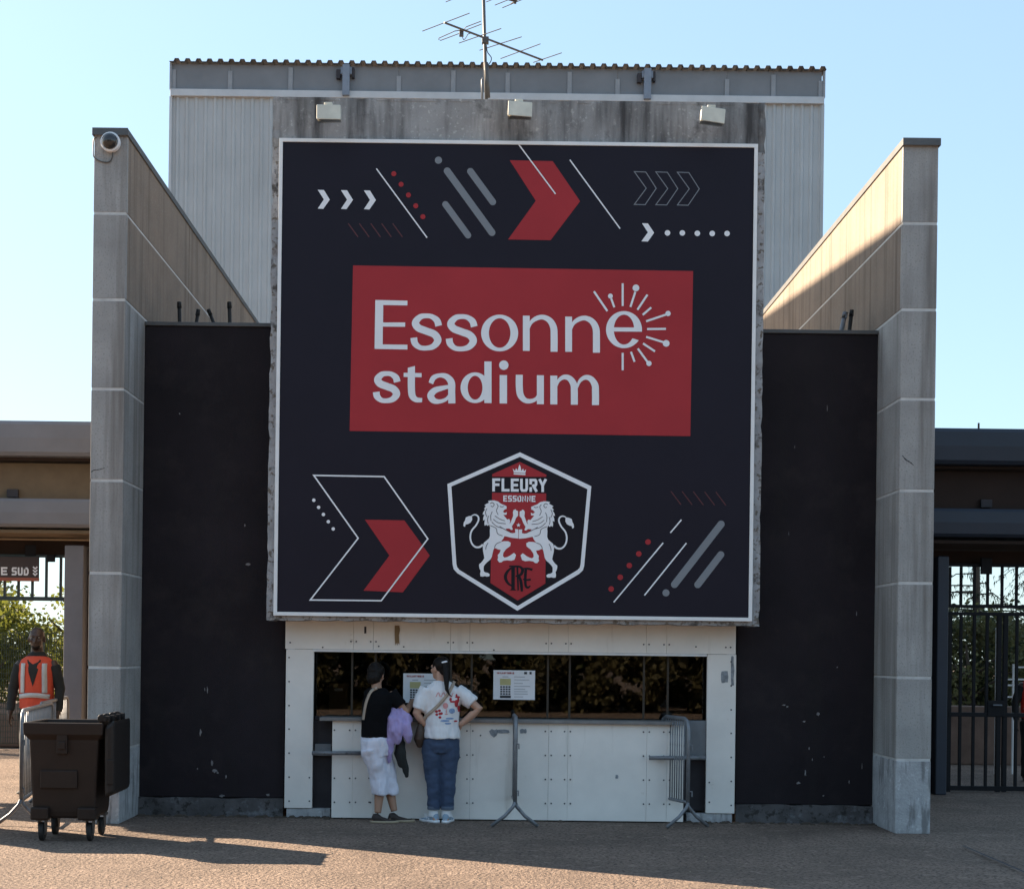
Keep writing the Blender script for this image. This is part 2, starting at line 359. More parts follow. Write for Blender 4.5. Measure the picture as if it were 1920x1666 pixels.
# dark walls either side of the booth
def dark_wall(x0, x1, zt, label, marks):
    t = empty('rendered_wall', ((x0 + x1) / 2, YW, 0), label, 'wall')
    obj('wall_face', MB().box(x0, x1, YW, YW + .2, .19, zt), M['black'], t, bevel=.006)
    obj('coping', MB().box(x0, x1, YW - .02, YW + .22, zt + .001, zt + .04), M['coping'], t, bevel=.004)
    pm = MB(); n = 14
    top, bot = [], []
    for k in range(n + 1):
        x = x0 + (x1 - x0) * k / n
        top.append((x, YW - .03 + random.uniform(-.006, .006), .186 + random.uniform(-.012, .004))); bot.append((x, YW - .05 + random.uniform(-.01, .01), -.02))
    for k in range(n):
        pm.add([bot[k], bot[k + 1], top[k + 1], top[k], (top[k][0], YW + .15, top[k][2]), (top[k + 1][0], YW + .15, top[k + 1][2])], [(0, 1, 2, 3), (3, 2, 5, 4)])
    obj('plinth', pm, M['plinth'], t)
    sm = MB()
    for (x, y, sx, sy) in marks:
        c = P(x, y, YW - .004); pts = []
        for q in range(9):
            an = 2 * math.pi * q / 9; rr = random.uniform(.45, 1.1)
            pts.append((c.x + math.cos(an) * sx * rr / 182, c.y, c.z + math.sin(an) * sy * rr / 182))
        sm.poly(pts)
    obj('scuff', sm, M['scuff'], t, kind='stuff')
XBL, XBR = P(535, 1300, YW).x, P(1380, 1300, YW).x
dark_wall(XLI + .002, XBL - .003, P(390, 612, YW).z, 'dark painted wall between left pylon and booth', [(459, 985, 1.5, 3), (389, 1292, 2, 8), (384, 1292, 1, 4), (376, 1372, 2.5, 11), (398, 1430, 3, 6), (402, 1445, 6, 4), (408, 1448, 4, 3), (332, 1496, 6, 4), (415, 1491, 7, 3.5), (502, 1489, 5, 2.5), (424, 1455, 1.5, 5), (465, 1058, 5, 3), (337, 775, 1.5, 2), (370, 1440, 1.5, 2)])
dark_wall(XBR + .003, XRI - .002, P(1530, 626, YW).z, 'darker painted wall between booth and right pylon', [(1470, 1321, 4, 1.5), (1476, 1324, 3, 2.5), (1534, 1338, 3.5, 5), (1508, 1352, 3, 2), (1517, 1402, 1.5, 3), (1523, 1424, 1.5, 3), (1510, 1449, 2, 7), (1497, 1467, 4, 3), (1545, 1418, 1.5, 1.5), (1544, 1491, 2, 2), (1570, 1250, 1.5, 2), (1616, 1436, 1, 8), (1606, 1150, .8, 6), (1551, 766, .8, 11), (1490, 838, .7, 4), (1479, 1000, .7, 5), (1592, 1465, 1, 4)])

rf = empty('flat_roof', ((XLI + XRI) / 2, 20, 4.8), 'low gravelled flat roof hidden between the two pylon walls', 'roof')
obj('roof_deck', MB().box(XLI + .004, XRI - .004, YW + .23, YWE - .05, 4.6, 4.85), mat('pale roof gravel', (.56, .45, .34), .95, .2, 8, .6, 40), rf)

# ------------------------------------------------------------------ sign slab
YB = 15.05
SX0, SX1 = P(505, 700, YB).x, P(1430, 700, YB).x
SZ0, SZ1 = P(960, 1168, YB).z, P(960, 187, YB).z
PX0, PX1 = P(519.5, 706, YB).x, P(1414, 715, YB).x
PZ0, PZ1 = P(960, 1159, YB).z, P(972, 268, YB).z
sl = empty('concrete_slab', ((SX0 + SX1) / 2, YB, SZ0), 'tall weathered concrete slab that carries the big stadium sign', 'sign wall')
def ragged(x0, x1, z0, z1, amp, axis):
    m = MB(); n = 60; fr, bk = [], []
    def q(k, e): return random.uniform(-amp, amp) if 0 < k < n else 0
    if axis == 'z':
        for k in range(n + 1):
            z = z0 + (z1 - z0) * k / n
            fr.append(((x0 + q(k, 0), YB + abs(q(k, 0)), z), (x1 + (0), YB, z)))
    return m
ymid = .30
obj('slab_face', MB().box(SX0 + .07, SX1 - .07, YB, YB + ymid, SZ0 + .045, SZ1 - .012), M['slab'], sl, bevel=.008)
def edge_piece(x0, x1, z0, z1, along, name, m_):
    mb = MB(); n = int(max(6, ((z1 - z0) if along == 'z' else (x1 - x0)) / .09)); rs = []
    for k in range(n + 1):
        t = k / n; j = lambda s_: random.uniform(-s_, s_)
        if along == 'z':
            z = z0 + (z1 - z0) * t; o_ = x0 if name == 'l' else x1
            dx = random.choice([0, 0, .002, .006, .014]) * (1 if name == 'l' else -1)
            a0, a1 = (x0 + dx, x1) if name == 'l' else (x0, x1 + dx)
            fy = YB - .004 + random.choice([0, 0, .004, .012])
            rs.append([(a0, fy, z), (a1, fy, z), (a1, YB + ymid, z), (a0, YB + ymid, z)])
        else:
            x = x0 + (x1 - x0) * t
            dz = random.choice([0, 0, .003, .008, .012]) * (1 if name == 'b' else -1)
            b0, b1 = (z0 + dz, z1) if name == 'b' else (z0, z1 + dz)
            fy = YB - .004 + random.choice([0, 0, .003, .008])
            rs.append([(x, fy, b0), (x, YB + ymid, b0), (x, YB + ymid, b1), (x, fy, b1)])
    mb.rings(rs); return obj('slab_edge', mb, m_, sl)
edge_piece(SX0, SX0 + .072, SZ0, SZ1 - .5, 'z', 'l', M['slab_edge'])
edge_piece(SX1 - .072, SX1, SZ0, SZ1 - .5, 'z', 'r', M['slab_edge'])
edge_piece(SX0, SX0 + .072, SZ1 - .499, SZ1, 'z', 'l', M['slab'])
edge_piece(SX1 - .072, SX1, SZ1 - .499, SZ1, 'z', 'r', M['slab'])
edge_piece(SX0 + .073, SX1 - .073, SZ0, SZ0 + .047, 'x', 'b', M['slab_edge'])
edge_piece(SX0 + .073, SX1 - .073, SZ1 - .03, SZ1, 'x', 't', M['slab'])

# ------------------------------------------------------------------ billboard with all its print
YP = YB - .045
bb = empty('billboard', ((PX0 + PX1) / 2, YP, PZ0), 'large dark stadium sign board with red name banner and lion crest', 'sign')
obj('panel', MB().box(PX0 + .02, PX1 - .02, YP, YB - .006, PZ0 + .02, PZ1 - .02), M['navy'], bb)
fw = .036
for q in ((PX0, PX1, PZ0, PZ0 + fw), (PX0, PX1, PZ1 - fw, PZ1), (PX0, PX0 + fw, PZ0 + fw, PZ1 - fw), (PX1 - fw, PX1, PZ0 + fw, PZ1 - fw)):
    obj('frame_strip', MB().box(q[0], q[1], YP - .012, YB - .006, q[2], q[3]), M['whitemetal'], bb, bevel=.002)
PXM = (YP / F)                          # metres per photo pixel on the panel
class Z_:                               # a traced detail of the photo: origin, scale
    def __init__(s, ox, oy, k): s.o = (ox, oy); s.k = k
    def __call__(s, p, lay=1):
        q = P(s.o[0] + p[0] * s.k, s.o[1] + p[1] * s.k, YP); q.y = YP - .0025 * lay; return q
    def w(s, px): return px * s.k * PXM
za, zb = Z_(500, 250, .2604), Z_(940, 250, .2604)
zr, zl5, zl6, zc = Z_(640, 480, .3542), Z_(560, 860, .1801), Z_(1120, 880, .1801), Z_(820, 830, .1981)
def ppoly(name, z, pts, m, par=bb, lay=1): return obj(name, MB().poly([z(p, lay) for p in pts]), m, par)
def pline(name, z, pts, wd, m, par=bb, lay=1, closed=False):
    return obj(name, MB().ribbon([z(p, lay) for p in pts], [z.w(q) for q in wd] if isinstance(wd, list) else z.w(wd), closed), m, par)
def pdot(name, z, c, r, m, par=bb, lay=1): return obj(name, MB().disc(z(c, lay), z.w(r), 22), m, par)
def ppill(z, a_, b2, wd, m, par=bb):
    A, B = z(a_), z(b2); d = (B - A).normalized(); n_ = Vector((-d.z, 0, d.x)); r = z.w(wd) / 2; pts = []
    for k in range(13): t = math.pi * k / 12 + math.pi / 2; pts.append(A + (d * math.cos(t) + n_ * math.sin(t)) * r)
    for k in range(13): t = math.pi * k / 12 - math.pi / 2; pts.append(B + (d * math.cos(t) + n_ * math.sin(t)) * r)
    return obj('stripe', MB().poly(pts), m, par)
for dx in (0, 167, 332):
    ppoly('small_chevron', za, [(368 + dx, 408 + dx * .012), (412 + dx, 409 + dx * .012), (455 + dx, 478 + dx * .012), (408 + dx, 545 + dx * .012), (368 + dx, 543 + dx * .012), (412 + dx, 477 + dx * .012)], M['white'])
pline('thin_line', za, [(790, 255), (1155, 752)], 9, M['white'])
for c in ((916, 292), (968, 368), (1021, 445), (1074, 523), (1125, 601)): pdot('dot', za, c, 18, M['red'])
pdot('dot', za, (1237, 195), 26, M['grey'])
ppill(za, (1300, 272), (1622, 715), 50, M['grey']); ppill(za, (1467, 275), (1628, 495), 48, M['grey']); ppill(za, (1287, 512), (1450, 735), 46, M['grey'])
for x in (588, 668, 750, 828, 908): pline('tick_mark', za, [(x, 650), (x + 70, 747)], 7, M['dimred'])
ppoly('red_chevron', zb, [(60, 195), (370, 202), (567, 490), (355, 770), (48, 765), (248, 487)], M['red'])
pline('thin_line', zb, [(125, 82), (390, 438)], 9, M['white'], lay=2); pline('thin_line', zb, [(493, 192), (855, 687)], 9, M['white'])
for dx in (0, 155, 310):
    pline('outline_chevron', zb, [(957 + dx, 277 + dx * .013), (1040 + dx, 280 + dx * .013), (1115 + dx, 397 + dx * .013), (1035 + dx, 515 + dx * .013), (957 + dx, 513 + dx * .013), (1043 + dx, 397 + dx * .013)], 6, M['outline'], closed=True)
ppoly('small_chevron', zb, [(1012, 648), (1055, 650), (1100, 716), (1055, 780), (1008, 778), (1055, 714)], M['white'])
for c in ((1196, 718), (1303, 718), (1411, 721), (1518, 722), (1625, 722)): pdot('dot', zb, c, 20, M['white'])
pline('outline_chevron', zl5, [(158, 172), (890, 185), (1345, 832), (860, 1475), (122, 1467), (620, 825)], 15, M['white'], closed=True, lay=2)
ppoly('red_chevron', zl5, [(690, 632), (1100, 640), (1365, 1005), (1085, 1388), (675, 1370), (945, 1005)], M['red'])
for c in ((158, 430), (208, 504), (258, 578), (309, 653), (360, 728)): pdot('dot', zl5, c, 18, M['white'])
for k in range(5): pline('tick_mark', zl6, [(765 + 117 * k, 225 + 2 * k), (870 + 117 * k, 365 + 2 * k)], 9, M['dimred'])
for q in (((170, 1380), (685, 762)), ((490, 1308), (927, 765)), ((760, 658), (875, 522))): pline('thin_line', zl6, q, 14, M['white'])
for c in ((527, 753), (431, 877), (333, 998), (238, 1120), (144, 1242)): pdot('dot', zl6, c, 29, M['red'])
ppill(zl6, (803, 1195), (1288, 568), 74, M['grey']); ppill(zl6, (1045, 1197), (1285, 885), 72, M['grey']); pdot('dot', zl6, (714, 1282), 37, M['grey'])
# red banner and its lettering, stroke by stroke
ban = ppoly('red_banner', zr, [(62, 50), (1862, 80), (1847, 953), (44, 925)], M['red'])
ban2 = ban
def glyph(parts, name='letter'):
    mb = MB()
    for li, p in enumerate(parts):
        lay_ = 2 + .3 * li
        if p[0] == 'p': mb.poly([zr(q, lay_) for q in p[1]])
        elif p[0] == 'r':
            sp = spline([(x, y, w_) for x, y, w_ in p[1]], 7) if len(p[1]) > 2 else p[1]
            mb.ribbon([zr((x, y), lay_) for x, y, _ in sp], [zr.w(w_) for *_, w_ in sp])
        elif p[0] == 'o':               # ring with thick sides: centre, outer rx ry, inner rx ry, start, end
            _, cx, cy, ox, oy, ix, iy, a0, a1 = p; n = 48; o = len(mb.v); full = abs(a1 - a0) >= 359
            for k in range(n + 1):
                t = RAD(a0 + (a1 - a0) * k / n)
                mb.v += [zr((cx + ox * math.cos(t), cy - oy * math.sin(t)), lay_), zr((cx + ix * math.cos(t), cy - iy * math.sin(t)), lay_)]
            for k in range(n): mb.f.append((o + 2 * k, o + 2 * k + 1, o + 2 * k + 3, o + 2 * k + 2))
        elif p[0] == 'd': mb.disc(zr(p[1], lay_), zr.w(p[2]), 24)
    obj(name, mb, M['white'], bb)
def rect(x0, y0, x1, y1): return ('p', [(x0, y0), (x1, y0 + (x1 - x0) * .0135), (x1, y1 + (x1 - x0) * .0135), (x0, y1)])
glyph([('p', [(180, 233), (350, 237), (350, 262), (222, 260), (221, 352), (338, 352), (338, 375), (220, 374), (219, 468), (350, 470), (350, 495), (176, 492)])])
def s_glyph(x0, y0, x1, y1, t):
    W, H = x1 - x0, y1 - y0
    pts = [(.9, .335, t * .95), (.845, .19, t * .9), (.68, .085, t * .7), (.5, .062, t * .66), (.3, .095, t * .8), (.15, .245, t * 1.0), (.24, .385, t * 1.02), (.5, .475, t * 1.0), (.76, .565, t * 1.02), (.87, .725, t * 1.02), (.73, .885, t * .82), (.5, .938, t * .66), (.28, .915, t * .7), (.13, .8, t * .9), (.095, .655, t * .95)]
    glyph([('r', [(x0 + W * a_, y0 + H * b2, w_) for a_, b2, w_ in pts])])
s_glyph(368, 305, 532, 500, 38); s_glyph(555, 309, 720, 504, 38)
glyph([('o', 838, 408, 98, 97, 57, 78, 0, 360)])
for dx, dy in ((0, 0), (224, 5)):
    glyph([rect(961 + dx, 316 + dy, 997 + dx, 502 + dy), ('r', [(988 + dx, 392 + dy, 12), (1002 + dx, 355 + dy, 18), (1030 + dx, 332 + dy, 24), (1066 + dx, 324 + dy, 25), (1102 + dx, 341 + dy, 31), (1123 + dx, 378 + dy, 36), (1126 + dx, 430 + dy, 37), (1126 + dx, 507 + dy, 37)])])
glyph([('o', 1496, 390, 95, 98, 54, 79, -6, 325), ('p', [(1440, 378), (1591, 379), (1591, 401), (1440, 400)])])
for q in (((1337, 188), (1408, 292)), ((1428, 225), (1445, 272)), ((1489, 145), (1489, 265)), ((1556, 190), (1530, 270)), ((1620, 205), (1567, 285)), ((1640, 273), (1595, 312)), ((1720, 310), (1613, 346)), ((1718, 386), (1618, 387)), ((1710, 458), (1613, 428)), ((1660, 505), (1597, 463)), ((1620, 560), (1569, 490)), ((1552, 560), (1533, 507)), ((1489, 513), (1489, 605))):
    pline('sun_ray', zr, q, 11, M['white'], lay=2)
for c, r in (((1424, 213), 13), ((1559, 170), 18), ((1729, 305), 14), ((1719, 463), 18), ((1628, 569), 14)): pdot('ray_dot', zr, c, r, M['white'], lay=3)
s_glyph(172, 612, 310, 776, 38)
glyph([('p', [(330, 618), (425, 620), (425, 642), (330, 640)]), ('p', [(352, 592), (390, 582), (390, 640), (352, 640)]), ('r', [(371, 630, 38), (371, 700, 38), (376, 740, 36), (396, 760, 28), (428, 763, 22)])])
glyph([('r', [(474, 674, 26), (488, 645, 27), (520, 632, 22), (556, 638, 30), (582, 668, 37), (584, 720, 37), (585, 780, 38)]), ('r', [(584, 688, 16), (540, 698, 24), (496, 711, 32), (473, 738, 36), (488, 764, 32), (520, 770, 22), (556, 757, 18), (578, 728, 14)])])
glyph([('o', 708, 697, 77, 81, 39, 63, 0, 360), rect(757, 558, 795, 778)])
glyph([rect(838, 630, 877, 780), ('d', (860, 578), 25)])
glyph([rect(1035, 631, 1072, 784), ('r', [(942, 629, 37), (942, 690, 37), (948, 735, 35), (970, 762, 28), (1000, 768, 23), (1032, 755, 18), (1048, 722, 12)])])
glyph([rect(1106, 633, 1143, 785), ('r', [(1136, 695, 10), (1150, 660, 17), (1178, 641, 24), (1208, 648, 30), (1230, 680, 36), (1233, 720, 37), (1233, 787, 37)]), ('r', [(1248, 697, 10), (1262, 662, 17), (1290, 643, 24), (1320, 650, 30), (1342, 682, 36), (1345, 722, 37), (1345, 789, 37)])])
# crest
A1 = [(782, 90), (1457, 410), (1390, 1160), (1378, 1205), (1340, 1240), (757, 1587), (190, 1232), (155, 1195), (145, 1150), (95, 390)]
A2 = [(782, 132), (1420, 438), (1355, 1150), (1348, 1180), (1325, 1203), (760, 1542), (208, 1200), (188, 1175), (180, 1140), (133, 412)]
cb = MB(); cb.v = [zc(p) for p in A1] + [zc(p) for p in A2]; cb.f = [(i, (i + 1) % 10, 10 + (i + 1) % 10, 10 + i) for i in range(10)]
crest = obj('crest', cb, M['white'], bb)
def cp(name, m, mb): return obj(name, mb, m, crest)
cp('crest_field', M['crestblack'], MB().poly([zc(p) for p in A2]))
red = M['red']
cp('red_column', red, MB().poly([zc(p, 2) for p in [(780, 180), (1032, 302), (1030, 322), (520, 320), (520, 297)]]).poly([zc(p, 2) for p in [(518, 472), (1030, 478), (1022, 1330), (760, 1490), (503, 1325)]]))
cp('crown', M['white'], MB().poly([zc(p, 3) for p in [(713, 243), (735, 266), (745, 240), (760, 262), (770, 225), (778, 205), (788, 228), (795, 266), (812, 244), (820, 270), (840, 250), (832, 287), (724, 280)]]).poly([zc(p, 3) for p in [(724, 286), (834, 292), (832, 306), (722, 299)]]))
STROKE = {'F': [[(0, 1), (0, 0), (1, 0)], [(0, .48), (.85, .48)]], 'L': [[(0, 0), (0, 1), (1, 1)]], 'E': [[(1, 0), (0, 0), (0, 1), (1, 1)], [(0, .5), (.85, .5)]],
          'U': [[(0, 0), (0, .85), (.15, 1), (.85, 1), (1, .85), (1, 0)]], 'R': [[(0, 1), (0, 0), (.85, 0), (1, .12), (1, .42), (.85, .54), (0, .54)], [(.5, .54), (1, 1)]],
          'Y': [[(0, 0), (.5, .5), (1, 0)], [(.5, .5), (.5, 1)]], 'S': [[(1, 0), (.12, 0), (0, .1), (0, .42), (.1, .5), (.9, .5), (1, .6), (1, .9), (.88, 1), (0, 1)]],
          'O': [[(.12, 0), (.88, 0), (1, .12), (1, .88), (.88, 1), (.12, 1), (0, .88), (0, .12), (.12, 0)]], 'N': [[(0, 1), (0, 0), (1, 1), (1, 0)]],
          'T': [[(0, 0), (1, 0)], [(.5, 0), (.5, 1)]], 'P': [[(0, 1), (0, 0), (.85, 0), (1, .12), (1, .45), (.85, .56), (0, .56)]], 'D': [[(0, 0), (.7, 0), (1, .25), (1, .75), (.7, 1), (0, 1), (0, 0)]],
          'B': [[(0, 0), (.8, 0), (.95, .12), (.95, .38), (.8, .48), (0, .48)], [(.8, .48), (1, .6), (1, .88), (.85, 1), (0, 1), (0, 0)]], 'I': [[(.5, 0), (.5, 1)]]}
def word(fn, wfn, text, x0, y0, x1, y1, sw, gap=.35, slope=.0125):   # block capitals from strokes
    mb = MB(); n = len(text); cw = (x1 - x0) / (n + (n - 1) * gap * .55)
    x = x0
    for ch in text:
        for st in STROKE.get(ch, []):
            h = sw / 2
            pts = [(x + h + (cw - sw) * a_, y0 + h + (y1 - y0 - sw) * b2 + (x - x0) * slope) for a_, b2 in st]
            P3 = [fn(p) for p in pts]
            for p_ in P3: p_.y -= .0007 * len(mb.f) / 9
            P3[0] = P3[0] + (P3[0] - P3[1]).normalized() * wfn(h); P3[-1] = P3[-1] + (P3[-1] - P3[-2]).normalized() * wfn(h)
            mb.ribbon(P3, wfn(sw))
        x += cw * (1 + gap * .55)
    return mb
cp('crest_lettering', M['white'], word(lambda p: zc(p, 3), zc.w, 'FLEURY', 520, 336, 1034, 460, 25, .3))
cp('crest_lettering', M['white'], word(lambda p: zc(p, 3), zc.w, 'ESSONNE', 624, 498, 928, 556, 12, .35))
LION = [(600, 575), (575, 555), (540, 545), (505, 545), (478, 551), (490, 565), (463, 578), (445, 590), (460, 600), (440, 625), (455, 627), (435, 655), (428, 680), (445, 677), (435, 708), (433, 735), (450, 727), (445, 760), (448, 785), (462, 775), (478, 785), (490, 772), (500, 800), (497, 830), (498, 880), (488, 905), (470, 920), (440, 945), (430, 975), (432, 1020), (440, 1060), (445, 1090), (430, 1115), (412, 1135), (396, 1147), (395, 1165), (400, 1190), (410, 1210), (405, 1240), (408, 1262), (430, 1265), (450, 1260), (470, 1265), (490, 1262), (497, 1245), (480, 1230), (455, 1225), (440, 1215), (438, 1190), (440, 1165), (455, 1145), (475, 1125), (500, 1105), (515, 1080), (522, 1050), (530, 1015), (540, 992), (575, 1008), (600, 1012), (590, 1040), (572, 1060), (575, 1090), (568, 1105), (585, 1130), (605, 1130), (625, 1115), (660, 1110), (700, 1115), (730, 1105), (745, 1060), (725, 1040), (710, 1050), (690, 1065), (660, 1080), (635, 1085), (620, 1070), (625, 1040), (650, 1005), (690, 975), (695, 945), (670, 930), (630, 930), (600, 937), (625, 905), (635, 882), (660, 887), (700, 897), (740, 902), (766, 904), (767, 860), (766, 817), (735, 815), (738, 850), (712, 855), (690, 850), (660, 830), (645, 812), (680, 810), (700, 825), (715, 820), (705, 790), (730, 750), (745, 710), (764, 690), (764, 645), (748, 640), (740, 627), (722, 635), (715, 655), (718, 690), (710, 710), (695, 750), (682, 768), (690, 740), (680, 720), (660, 725), (640, 700), (625, 682), (655, 680), (658, 655), (637, 664), (620, 650), (638, 630), (655, 625), (656, 600), (635, 590)]
TAIL = [(432, 962, 20), (400, 985, 19), (360, 984, 17), (326, 950, 16), (312, 890, 16), (326, 830, 16), (366, 780, 16), (390, 730, 16), (384, 695, 15), (355, 680, 13), (325, 690, 10)]
TUFT = [(328, 690), (300, 693), (270, 705), (262, 735), (250, 755), (246, 785), (262, 796), (268, 772), (290, 768), (315, 755), (330, 728)]
LINES = [[(545, 690), (590, 720), (640, 738)], [(530, 722), (575, 755), (648, 765)], [(515, 748), (560, 788), (620, 808)], [(500, 782), (555, 808), (570, 858), (618, 880)], [(520, 650), (505, 690), (508, 740)], [(560, 575), (575, 600), (560, 640), (575, 680)], [(500, 575), (520, 565), (538, 585), (522, 605), (508, 595)], [(590, 600), (612, 606), (630, 600)], [(480, 945), (462, 980), (458, 1010)], [(540, 990), (560, 955), (600, 937)], [(590, 790), (640, 820), (700, 850)], [(470, 620), (455, 660), (470, 700)], [(485, 690), (475, 730), (482, 765)]]
axis = (zc((776, 300)).x + zc((762, 1400)).x) / 2
for mir in (False, True):
    def mz(p, lay):
        q = zc(p, lay)
        if mir: q.x = 2 * axis - q.x; q.z -= .003
        return q
    lb = MB().poly([mz(p, 3) for p in LION]).poly([mz(p, 3) for p in TUFT])
    sp = spline(TAIL, 6); lb.ribbon([mz((x, y), 3) for x, y, _ in sp], [zc.w(q) for *_, q in sp])
    cp('lion', M['white'], lb)
    ll = MB()
    for L in LINES:
        sp = spline(L, 5); ll.ribbon([mz(p, 4) for p in sp], zc.w(5))
    cp('lion_outline', M['crestblack'], ll)['kind'] = 'stuff'
cp('star', M['white'], MB().poly([zc((768 + (22 if k % 2 == 0 else 9) * math.sin(math.pi * k / 5), 778 - (22 if k % 2 == 0 else 9) * math.cos(math.pi * k / 5)), 3) for k in range(10)]))
mg = MB()
for L in ([(738, 1172, 8), (690, 1190, 14), (650, 1240, 22), (648, 1290, 22), (680, 1338, 16), (728, 1356, 8)], [(680, 1166, 10), (740, 1168, 14), (780, 1172, 16), (806, 1200, 22), (790, 1245, 20), (740, 1262, 10)], [(765, 1245, 14), (785, 1290, 20), (795, 1340, 22), (800, 1405, 18)], [(800, 1190, 8), (850, 1188, 14), (900, 1200, 18)], [(838, 1190, 20), (832, 1280, 20), (836, 1350, 18), (858, 1368, 16), (880, 1350, 8)], [(810, 1290, 8), (850, 1296, 12), (884, 1292, 16)]):
    sp = spline(L, 5); mg.ribbon([zc((x, y), 3 + .02 * (len(mg.f) // 5)) for x, y, _ in sp], [zc.w(q * 1.3) for *_, q in sp])
mg.poly([zc(p, 4.2) for p in [(700, 1170), (734, 1172), (732, 1382), (748, 1396), (682, 1394), (700, 1382)]]).poly([zc(p, 4.5) for p in [(748, 1172), (766, 1172), (772, 1392), (758, 1402)]])
cp('monogram', M['crestblack'], mg)

# floodlights on the slab
for k, (x, y, tl, lab) in enumerate(((617, 212, -.03, 'left floodlight on top edge of the concrete slab'), (975, 206, .03, 'middle floodlight on the concrete slab beside the antenna mast'), (1336, 217, .1, 'right floodlight on top edge of the concrete slab'))):
    c = P(x, y, YB - .32); c2 = Vector((c.x, YB - .30, c.z))
    t = empty('floodlight', c2, lab, 'floodlight', 'floodlights above the sign')
    b = MB(); hw, hh = .118, .078
    bo = [(-hw, -.08, -hh), (hw, -.08, -hh - .01), (hw * .96, .07, -hh * .8), (-hw * .96, .07, -hh * .8)]; to = [(-hw, -.05, hh), (hw, -.05, hh - .01), (hw * .94, .08, hh * .9), (-hw * .94, .08, hh * .9)]
    Rm = Matrix.Rotation(tl, 3, 'Y'); bo = [c2 + Rm @ Vector(p) for p in bo]; to = [c2 + Rm @ Vector(p) for p in to]
    obj('housing', b.hexa(bo, to), M['lamp'], t, bevel=.008)
    obj('lamp_glass', MB().add([p + Vector((0, 0, -.004)) for p in bo], [(3, 2, 1, 0)]), M['glass'], t)
    obj('arm', MB().tube([c2 + Vector((0, .03, hh * .5)), c2 + Vector((-.01, .1, hh + .04)), c2 + Vector((-.01, .3, hh + .03))], .014), M['lamp'], t)
    obj('junction_box', MB().box(c2.x - .05, c2.x + .03, c2.y - .02, c2.y + .05, c2.z + hh + .002, c2.z + hh + .03), M['lamp'], t, bevel=.006)

# ------------------------------------------------------------------ ticket booth
YK = YW - .06                           # face of the white posts
bt = empty('ticket_booth', ((XBL + XBR) / 2, YK, 0), 'white panelled ticket booth with dark windows under the sign', 'ticket booth')
def prect(name, x0, y0, x1, y1, d0, d1, m, par, bevel=.003, **k):
    ym, xm = (y0 + y1) / 2, (x0 + x1) / 2
    a_, b2 = P(x0, ym, d0).x, P(x1, ym, d0).x; c, d = P(xm, y1, d0).z, P(xm, y0, d0).z
    return obj(name, MB().box(a_, b2, d0, d1, c, d), m, par, bevel=bevel, **k)
seams = [535, 663, 700, 845, 881, 1029, 1066, 1212, 1250, 1380]
zf0, zf1 = P(960, 1221, YK).z, P(960, 1160, YK).z
for i in range(9):
    x0, x1 = P(seams[i], 1195, YK).x + .001, P(seams[i + 1], 1195, YK).x - .001
    obj('fascia_panel', MB().box(x0, x1, YK - .004 * (i % 2), YK + .03, zf0, zf1), M['booth'], bt, bevel=.002)
obj('lintel_strip', MB().box(P(587, 1222, YK).x, P(1325, 1222, YK).x, YK - .018, YK + .03, zf0 - .026, zf0 - .002), M['whitemetal'], bt, bevel=.003)
zp0, zp1 = P(960, 1519, YK).z, zf0 - .003
xa, xb = P(535, 1350, YK).x, P(587, 1350, YK).x; xc, xd = P(1325, 1350, YK).x, P(1379, 1350, YK).x
for (a_, b2) in ((xa, xb), (xc, xd)): obj('side_panel', MB().box(a_, b2, YK - .002, YK + .05, zp0, zp1), M['booth'], bt, bevel=.003)
for (a_, b2) in ((xa + .02, xb + .19), (xc - .2, xd - .02)): obj('base_block', MB().box(a_, b2, YK + .01, YK + .3, -.02, zp0 - .004), M['peel'], bt, bevel=.01)
YC = YK - .12                           # counter front
cs = [622, 661, 700, 843, 881, 1028, 1064, 1212, 1250, 1282]
zc0, zc1 = P(960, 1536, YC).z, P(960, 1355, YC).z
for i in range(9):
    obj('counter_panel', MB().box(P(cs[i], 1450, YC).x + .0008, P(cs[i + 1], 1450, YC).x - .0008, YC - .003 * (i % 2), YC + .02, zc0, zc1), M['booth'], bt, bevel=.0015)
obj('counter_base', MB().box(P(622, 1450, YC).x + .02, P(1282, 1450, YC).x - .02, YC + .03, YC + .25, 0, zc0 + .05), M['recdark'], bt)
obj('counter_ledge', MB().box(P(600, 1350, YC).x, P(1282, 1350, YC).x + .01, YC - .05, YC + .35, zc1 + .002, zc1 + .037), M['ledge'], bt, bevel=.004)
zw0, zw1 = zc1 + .038, zf0 - .004
YG = YK + .16
ms = [587, 660, 704, 845, 884, 1027, 1068, 1207, 1252, 1325]
for i in range(9):
    x0, x1 = P(ms[i], 1290, YG).x, P(ms[i + 1], 1290, YG).x
    obj('window_pane', MB().box(x0 + .004, x1 - .004, YG, YG + .008, .62 if i in (0, 8) else zw0, zw1), M['glass'], bt)
    if i: obj('mullion', MB().box(x0 - .011, x0 + .011, YG - .004, YG + .03, zw0, zw1), M['mullion'], bt, bevel=.003)
obj('window_sill', MB().box(xb, xc, YG - .02, YG + .1, zw0 - .04, zw0 - .001), M['recdark'], bt)
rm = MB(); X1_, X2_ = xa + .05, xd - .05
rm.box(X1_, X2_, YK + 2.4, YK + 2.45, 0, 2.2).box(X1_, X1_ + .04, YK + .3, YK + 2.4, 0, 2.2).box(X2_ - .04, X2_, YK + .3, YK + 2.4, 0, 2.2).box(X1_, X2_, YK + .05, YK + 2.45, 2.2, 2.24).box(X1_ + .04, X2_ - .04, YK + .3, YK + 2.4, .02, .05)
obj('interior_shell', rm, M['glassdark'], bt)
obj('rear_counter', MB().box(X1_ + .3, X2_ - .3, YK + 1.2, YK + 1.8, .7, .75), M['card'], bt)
prect('recess_panel', 587, 1350, 622, 1519, YK + .1, YK + .14, M['recdark'], bt)
